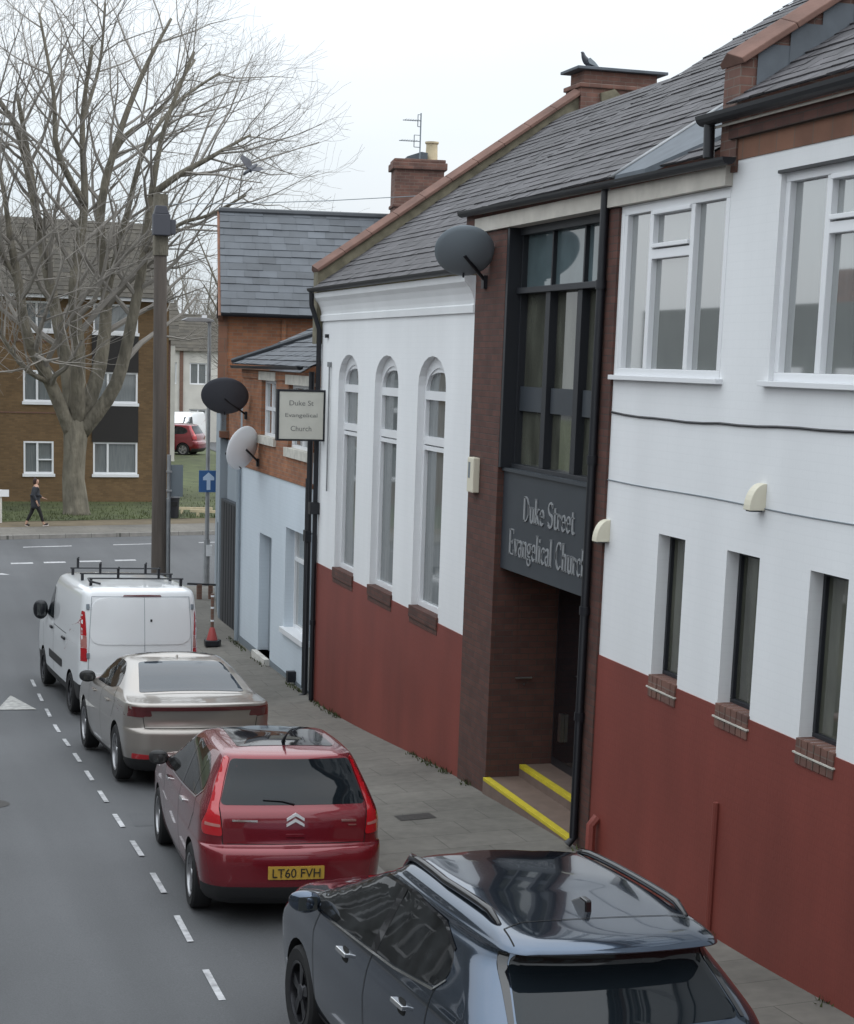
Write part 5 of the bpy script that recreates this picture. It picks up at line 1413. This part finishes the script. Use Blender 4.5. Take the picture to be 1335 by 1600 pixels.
c.patch('tail_light', 'DR', [(.70, .88), (.50, .875), (.50, .985), (.70, .98)], 'lamp_dark', r=.02, off=.006)
for sx in (-1, 1): c.patch('reflector', 'B', [(sx * .82, .36), (sx * .55, .36), (sx * .57, .41), (sx * .82, .43)], 'lamp_red', r=.015, off=.006)
mb = MB()
for pts in ([(-.68, .735), (-.70, .86)], [(.68, .735), (.70, .86)], [(-.68, .735), (.68, .735)]): c.line('x', 'B', pts)
for pts in ([(2.02, .36), (2.05, .8), (1.98, 1.06)], [(3.05, .36), (3.1, .9), (3.02, 1.04)], [(1.2, .75), (1.0, .95), (1.25, 1.1)]):
    c.line('x', 'L', pts); c.line('x', 'R', pts)
c.line('x', 'T', [(-.62, .58), (.62, .58)])
for yy in (1.5, 2.6):
    for d in 'LR': c.fix('door_handle', d, yy, .93, .19, .028, .03, 'paint_silver')
z = c.hit('T', 0, 1.72)[0].z
mb = MB(); mb.prism([(1.66, z - .02), (1.67, z + .035), (1.70, z + .04), (1.80, z - .01)], (-.01, 0, 0), Y1, Z1, X1, 0, .02); mb.build('antenna_fin', 'paint_silver', c.root, bevel=.006)
c.mirror(2.98, 1.04, 'car_black', .9)
c.place((3.90, 23.0, road(23.0)), (3.80, 25.75, road(25.75)))
c.root.scale = (1.1, 1.05, 1.1)

# ---- white van
def van(name, label, group=None, detail=True):
    rows = [(.27, .4, 4.6, .84, .2, .25, .04), (.31, .1, 4.8, .90, .2, .25, .04), (.45, .02, 4.9, .935, .2, .25, .04), (.72, .0, 4.95, .945, .2, .24, .04), (.77, .02, 4.95, .946, .18, .22, .03), (.80, .05, 4.94, .947, .16, .2, .03),
            (1.1, .05, 4.85, .95, .15, .2, .03), (1.25, .055, 4.5, .945, .15, .2, .03), (1.35, .06, 4.1, .937, .15, .2, .03), (1.6, .08, 3.75, .93, .14, .2, .03), (1.9, .11, 3.4, .91, .14, .2, .03), (2.08, .14, 3.15, .89, .14, .2, .03), (2.15, .17, 3.08, .865, .15, .2, .03), (2.2, .24, 2.98, .80, .17, .22, .03)]
    c = Car(name, label, 'van', rows, 'paint_white', .05, .345, .99, 3.92, 4.95, clad=lambda p: (p.z < .6 and p.y < .8) or p.z < .46 or (p.z < .62 and abs(p.y - 4.25) < .5), group=group, spokes=6, rimm='rim_dark')
    segs = [('lamp_red', [(-.945, 1.0), (-.815, 1.0), (-.82, 1.22), (-.94, 1.22)]), ('lamp_clear', [(-.94, 1.225), (-.82, 1.225), (-.825, 1.42), (-.935, 1.42)]), ('lamp_red', [(-.935, 1.425), (-.825, 1.425), (-.845, 1.82), (-.88, 1.83), (-.905, 1.62)])]
    for sgn in (1, -1):
        o0 = None
        for m, o in segs:
            o = o if sgn == 1 else mir(o)
            q = c.patch('tail_light' if o0 is None else 'lens', 'B', o, m, r=.015, off=.01, parent=o0); o0 = o0 or q
    win = [(2.75, 1.38), (3.95, 1.36), (3.6, 1.62), (3.28, 1.92), (2.8, 1.95)]
    for d in 'LR': c.patch('side_window', d, win, 'car_glass', r=.06)
    if detail:
        c.patch('rear_door', 'B', [(-.79, 1.28), (.79, 1.28), (.74, 2.05), (-.74, 2.05)], 'paint_white', r=.22, off=.012, depth=.02)
        mb = MB()
        for pts in ([(.06, .82), (.05, 2.06)], [(-.80, .82), (-.79, 1.3), (-.75, 2.07)], [(.80, .82), (.79, 1.3), (.75, 2.07)], [(-.75, 2.07), (.75, 2.07)]): c.line('x', 'B', pts, off=.014, wdt=.007, m='dish_grey')
        for pts in ([(2.65, .5), (2.65, 1.95)], [(1.35, 1.3), (2.65, 1.3)], [(3.75, .5), (3.95, 1.3)]):
            c.line('x', 'L', pts, wdt=.012); c.line('x', 'R', pts, wdt=.012)
        for d in 'LR':
            c.patch('side_moulding', d, [(1.75, .66), (3.1, .66), (3.1, .80), (1.75, .80)], 'car_black', r=.03, off=.012)
            c.fix('door_handle', d, 1.55, 1.2, .25, .045, .03, 'black_plastic'); c.fix('door_handle', d, 2.85, 1.22, .2, .045, .03, 'black_plastic')
        for sx in (-1, 1):
            for zz in (1.1, 1.9): c.fix('hinge', 'B', sx * .80, zz, .05, .09, .02, 'dish_grey')
        c.patch('brake_light', 'B', [(-.28, 2.075), (.32, 2.075), (.30, 2.10), (-.26, 2.10)], 'lamp_dark', r=.01, off=.012)
        c.patch('door_handle', 'B', [(.18, .90), (.46, .90), (.46, .95), (.20, .95)], 'black_plastic', r=.01, off=.022)
        c.patch('lock', 'B', [(.14, 1.66), (.17, 1.66), (.17, 1.70), (.14, 1.70)], 'black_plastic', r=.005, off=.022)
        c.patch('number_plate', 'B', [(-.05, .80), (.47, .80), (.47, .89), (-.05, .89)], 'plate_yellow', r=.006, off=.012)
        mb = MB(); zr = 2.33
        for y in (.55, 1.35, 2.3): mb.tube([(-.74, y, zr), (.74, y, zr)], .014, 8)
        for y in (.55, 1.35, 2.3):
            for x in (-.70, .70): mb.box(x - .02, x + .02, y - .03, y + .03, 2.17, zr)
        for y, xs_ in ((.55, (-.28, .35)), (1.35, (-.42, .30)), (2.3, (-.62,))):
            for x in xs_: mb.box(x - .018, x + .018, y - .015, y + .015, zr, zr + .17); mb.tube([(x, y, zr + .17), (x, y - .06, zr + .19)], .016, 6)
        mb.tube([(-.74, .55, zr), (-.76, .3, zr - .02), (-.6, .25, zr - .06)], .018, 6)
        mb.build('roof_rack', 'black_plastic', c.root)
        c.mirror(3.55, 1.42, 'black_plastic', .97, (.12, .09, .18))
    return c
c = van('parked_van', 'white panel van with black roof rack and tall red tail lights', 'cars parked along the kerb')
c.place((3.99, 29.75, road(29.75)), (3.80, 32.68, road(32.68)))
c.root.scale = (1.11, 1.03, 1.02)

# ---- dark slate grey crossover in front
rows = [(.2, .45, 4.0, .76, .3, .35, .06), (.26, .16, 4.25, .85, .3, .35, .06), (.4, .03, 4.4, .905, .3, .35, .06), (.6, .0, 4.44, .925, .3, .34, .06), (.76, .0, 4.45, .93, .3, .34, .06), (.82, .04, 4.42, .93, .28, .34, .06), (.95, .09, 4.25, .925, .26, .32, .05),
        (1.05, .12, 4.12, .908, .26, .32, .05), (1.10, .15, 3.9, .893, .26, .32, .05), (1.16, .21, 3.6, .865, .25, .32, .05), (1.30, .38, 3.22, .79, .24, .3, .05), (1.42, .52, 2.92, .725, .22, .3, .05), (1.485, .52, 2.74, .685, .2, .28, .05),
        (1.50, .44, 2.70, .685, .18, .26, .05), (1.515, .36, 2.68, .68, .16, .2, .05), (1.54, .37, 2.62, .665, .16, .2, .05), (1.575, .44, 2.55, .645, .2, .26, .05), (1.61, .75, 2.47, .61, .22, .28, .04), (1.635, 1.05, 2.4, .57, .22, .28, .04), (1.65, 1.25, 2.3, .53, .22, .28, .03)]
c = Car('parked_car', 'dark slate grey crossover with roof rails and shark fin, nearest the camera', 'car', rows, 'paint_grey', .03, .345, .86, 3.54, 4.45, clad=lambda p: p.z < .32, group='cars parked along the kerb', rimm='rim_dark', spokes=5)
sw = [(.92, 1.26), (1.02, 1.17), (1.6, 1.125), (3.45, 1.06), (3.22, 1.19), (2.92, 1.34), (2.45, 1.47), (1.85, 1.50), (1.3, 1.465), (1.02, 1.38)]
for d in 'LR':
    w_ = c.patch('side_window', d, sw, 'car_glass_side', r=.08, step=.04)
    c.line('window_trim', d, [(.93, 1.235), (1.02, 1.158), (1.6, 1.113), (3.45, 1.048)], 'chrome', .014, .007, w_, n=10)
    c.line('window_trim', d, [(1.02, 1.385), (1.3, 1.475), (1.85, 1.51), (2.45, 1.48), (2.92, 1.35), (3.45, 1.06)], 'black_gloss', .02, .006, w_, n=8)
    c.line('pillar', d, [(1.98, 1.10), (2.05, 1.49)], 'black_gloss', .10, .006, w_)
c.patch('rear_window', 'B', [(-.66, 1.14), (.66, 1.14), (.565, 1.475), (-.565, 1.475)], 'car_glass', r=.05, step=.04)
for sgn in (-1, 1):
    c.patch('window_surround', 'B', [(sgn * .70, 1.14), (sgn * .672, 1.14), (sgn * .575, 1.475), (sgn * .62, 1.475)], 'black_gloss', r=.008, off=.006)
    c.patch('tail_light', 'B', [(sgn * .90, .86), (sgn * .45, .90), (sgn * .45, .98), (sgn * .88, 1.0)], 'lamp_red', r=.02, off=.008)
c.patch('number_plate', 'B', [(-.26, .60), (.26, .60), (.26, .71), (-.26, .71)], 'plate_yellow', r=.008, off=.01)
mb = MB()
for pts in ([(2.0, .36), (2.05, .8), (1.98, 1.1)], [(3.15, .36), (3.2, .9), (3.12, 1.05)], [(1.25, .7), (.98, .95), (1.0, 1.17)]):
    c.line('x', 'L', pts); c.line('x', 'R', pts)
c.line('x', 'T', [(-.60, .50), (-.58, .70), (-.45, .76), (.45, .76), (.58, .70), (.60, .50)], n=10)
c.line('x', 'B', [(-.66, .80), (-.70, 1.12)]); c.line('x', 'B', [(.66, .80), (.70, 1.12)])
for sx in (-1, 1):
    mb = MB(); pts = []
    for i in range(13):
        y = .78 + 1.6 * i / 12; x = sx * (.60 - .025 * abs(i - 6) / 6); z = c.hit('T', x, y)[0].z
        pts.append((x, y, z + (.035 if 0 < i < 12 else -.005)))
    mb.tube(pts, [.016] + [.024] * 11 + [.016], 8); mb.build('roof_rail', 'black_gloss', c.root, smooth=True)
z = c.hit('T', 0, .95)[0].z
mb = MB(); mb.prism([(.86, z - .02), (.87, z + .06), (.95, z + .065), (1.12, z - .01)], (-.02, 0, 0), Y1, Z1, X1, 0, .04); mb.build('antenna_fin', 'black_gloss', c.root, bevel=.01)
for yy in (1.35, 2.45):
    for d in 'LR':
        c.patch('handle_recess', d, [(yy - .07, .90), (yy + .07, .90), (yy + .07, 1.0), (yy - .07, 1.0)], 'gap', r=.05, off=.002)
        c.fix('door_handle', d, yy, .965, .2, .028, .04, 'chrome')
c.mirror(3.2, 1.08, 'paint_grey', .92)
c.place((4.10, 9.45, road(9.45) - .04), (3.95, 12.25, road(12.25) + .04))
c.root.scale = (1.11, 1.05, 1.06); c.root.rotation_euler.y += R(.8)

# ---- two far vehicles down the side street
fc = red_car('parked_car', 'small red car parked far down the side street', None, detail=False)
fc.root['group'] = 'vehicles parked down the far side street'
fc.root.location = (18.5, 104.5, fz + .2); fc.root.rotation_euler = (0, 0, R(62)); fc.root.scale = (1.15, 1.15, 1.15)
fv = van('parked_van', 'distant white van parked behind the small red car', None, detail=False)
fv.root['group'] = 'vehicles parked down the far side street'
fv.root.location = (20.3, 118.5, fz + .2); fv.root.rotation_euler = (0, 0, R(150))

# ------------------------------------------------------------------ person and birds
def skin_mesh(name, chains, m, parent, sub=1):
    """chains: list of (points, radii); first point of the first chain is the root, chains may start at an existing point"""
    me = bpy.data.meshes.new(name); idx = {}; vs, es, rad = [], [], []
    def key(p): return tuple(round(x, 4) for x in p)
    for pts, rs in chains:
        pi = None
        for p, r in zip(pts, rs):
            k = key(p)
            if k not in idx: idx[k] = len(vs); vs.append(p); rad.append(r)
            if pi is not None: es.append((pi, idx[k]))
            pi = idx[k]
    me.from_pydata(vs, es, [])
    o = bpy.data.objects.new(name, me); col.objects.link(o)
    md = o.modifiers.new('s', 'SKIN'); sv = me.skin_vertices[0].data
    for i, r in enumerate(rad):
        rr = r if isinstance(r, tuple) else (r, r)
        sv[i].radius = rr; sv[i].use_root = (i == 0)
    s2 = o.modifiers.new('u', 'SUBSURF'); s2.levels = sub; s2.render_levels = sub
    dg = bpy.context.evaluated_depsgraph_get(); dg.update()
    nm = bpy.data.meshes.new_from_object(o.evaluated_get(dg)); nm.name = name
    bpy.data.objects.remove(o); nm.materials.clear(); nm.materials.append(MATS[m])
    nm.polygons.foreach_set('use_smooth', [True] * len(nm.polygons))
    return link(name, nm, parent)
pe = thing('person', 'person in long dark coat and black leggings walking along far pavement', 'person', (5.05, 62.6, fz))
pel = (0, 0, .93)
body = [([pel, (0.0, 0, 1.1), (.02, 0, 1.3), (.03, 0, 1.42), (.05, 0, 1.5), (.07, 0, 1.6), (.075, 0, 1.68)], [(.14, .16), (.13, .14), (.14, .17), (.08, .12), .055, (.085, .075), (.07, .065)]),
        ([pel, (.02, -.09, .86), (.16, -.09, .5), (.27, -.09, .14), (.29, -.09, .08), (.42, -.09, .10)], [(.14, .16), .095, .062, .042, .045, .03]),
        ([pel, (-.03, .09, .86), (-.12, .09, .5), (-.30, .09, .16), (-.33, .09, .06), (-.20, .09, .03)], [(.14, .16), .095, .062, .042, .045, .03]),
        ([(.03, 0, 1.42), (.02, -.18, 1.40), (-.08, -.22, 1.14), (.02, -.23, .92), (.05, -.23, .84)], [(.08, .12), .06, .045, .035, (.03, .02)]),
        ([(.03, 0, 1.42), (.02, .18, 1.40), (.10, .22, 1.14), (.26, .22, 1.0), (.33, .22, .98)], [(.08, .12), .06, .045, .035, (.03, .02)])]
for (hx, hy, hz), dx, dz in (((.05, -.23, .84), .25, -1), ((.33, .22, .98), 1, -.2)):
    L = math.hypot(dx, dz); ux, uz = dx / L, dz / L
    for i, (o_, ln) in enumerate(((-.03, .075), (-.01, .085), (.01, .08), (.03, .062))):
        b0_ = (hx + ux * .03, hy + o_, hz + uz * .03)
        body.append(([(hx, hy, hz), b0_, (b0_[0] + ux * ln * .55, b0_[1], b0_[2] + uz * ln * .55), (b0_[0] + ux * ln * .9 - uz * .02, b0_[1], b0_[2] + uz * ln * .9 + ux * .02 * -1)], [(.03, .02), .011, .009, .008]))
    body.append(([(hx, hy, hz), (hx + ux * .01 + .02, hy - .04, hz + uz * .01), (hx + ux * .05 + .02, hy - .05, hz + uz * .05)], [(.03, .02), .011, .009]))
skin_mesh('body', body, 'skin', pe, 1)
skin_mesh('coat', [([(0, 0, .93), (0.0, 0, 1.1), (.02, 0, 1.3), (.03, 0, 1.44)], [(.18, .2), (.16, .18), (.165, .2), (.1, .14)]), ([(0, 0, .93), (0.0, 0, .62)], [(.18, .2), (.17, .2)]),
                   ([(.03, 0, 1.44), (.02, -.18, 1.40), (-.08, -.22, 1.14), (.02, -.23, .93)], [(.1, .14), .08, .062, .05]), ([(.03, 0, 1.44), (.02, .18, 1.40), (.10, .22, 1.14), (.25, .22, 1.01)], [(.1, .14), .08, .062, .05])], 'coat', pe, 2)
skin_mesh('leggings', [([(.0, 0, .86), (.02, -.09, .84), (.16, -.09, .5), (.27, -.09, .15)], [.1, .102, .07, .05]), ([(.0, 0, .86), (-.03, .09, .84), (-.12, .09, .5), (-.30, .09, .17)], [.1, .102, .07, .05])], 'cloth_black', pe, 1)
skin_mesh('hair', [([(.05, 0, 1.70), (.01, 0, 1.68), (-.02, 0, 1.58), (-.02, 0, 1.48)], [(.085, .08), (.09, .085), (.08, .08), (.05, .06)])], 'hair', pe, 1)
skin_mesh('scarf', [([(.04, -.05, 1.47), (.09, 0, 1.46), (.04, .05, 1.47), (-.02, 0, 1.48), (.04, -.05, 1.47)], [.05] * 5)], 'hair', pe, 1)
for (a, b, cc) in (((.28, -.09, .09), (.35, -.09, .07), (.44, -.09, .11)), ((-.34, .09, .09), (-.29, .09, .045), (-.19, .09, .035))):
    sh = skin_mesh('shoe', [([a, b, cc], [.05, .05, .038])], 'shoe', pe, 1)
    so_ = MB(); so_.obox(Vector(a), (Vector(cc) - Vector(a)).normalized(), Y1, Z1, -.03, .19, -.04, .04, -.075, -.045); so_.build('sole', 'shoe_sole', sh)
pg = thing('pigeon', 'grey pigeon perched on the church chimney cap', 'bird', (11.95, 29.5, 10.33), (0, 0, R(20)))
skin_mesh('body', [([(0, 0, .13), (-.09, 0, .17), (-.13, 0, .23), (-.145, 0, .275), (-.185, 0, .272)], [(.065, .06), (.06, .055), .038, .032, .008]), ([(0, 0, .13), (.1, 0, .09), (.24, 0, .03)], [(.065, .06), (.045, .035), (.012, .035)]), ([(0, 0, .13), (.0, .025, .05), (-.01, .025, .0), (-.05, .025, .006)], [(.065, .06), .012, .008, .006]), ([(0, 0, .13), (.0, -.025, .05), (-.01, -.025, .0), (-.05, -.025, .006)], [(.065, .06), .012, .008, .006])], 'feather', pg, 2)
for sy in (-1, 1):
    mb = MB(); mb.prism([(-.08, .17), (-.02, .2), (.1, .14), (.22, .05), (.1, .07), (-.04, .1)], (0, sy * .062, 0), X1, Z1, Y1, -.008, .008); mb.build('wing', 'dish_grey', pg, bevel=.005)
fbird = thing('flying_pigeon', 'dark pigeon in flight before the bare tree branches', 'bird', (8.1, 40.0, 9.42), (R(35), R(-30), R(25)))
skin_mesh('body', [([(0, 0, 0), (.09, 0, .01), (.14, 0, .02), (.18, 0, .02), (.21, 0, .015)], [(.06, .055), .05, .03, .032, .006]), ([(0, 0, 0), (-.1, 0, -.01), (-.26, 0, -.02)], [(.06, .055), .04, (.012, .06)])], 'feather', fbird, 2)
for sy in (-1, 1):
    mb = MB()
    prof = [(.08, .03, 0), (.12, .16, .10), (.05, .34, .17), (-.06, .30, .15), (-.08, .15, .08), (-.07, .03, 0)]
    top = [(x, sy * y, z + .006) for x, y, z in prof]; bot = [(x, sy * y, z - .006) for x, y, z in prof]
    mb.add(top + bot, [(0, 1, 4, 5), (1, 2, 3, 4), (6, 11, 10, 7), (7, 10, 9, 8)] + [(i, (i + 1) % 6, 6 + (i + 1) % 6, 6 + i) for i in range(6)])
    mb.build('wing', 'dish_dark', fbird)
for o in bpy.data.objects:
    if '_w' in o: del o['_w']
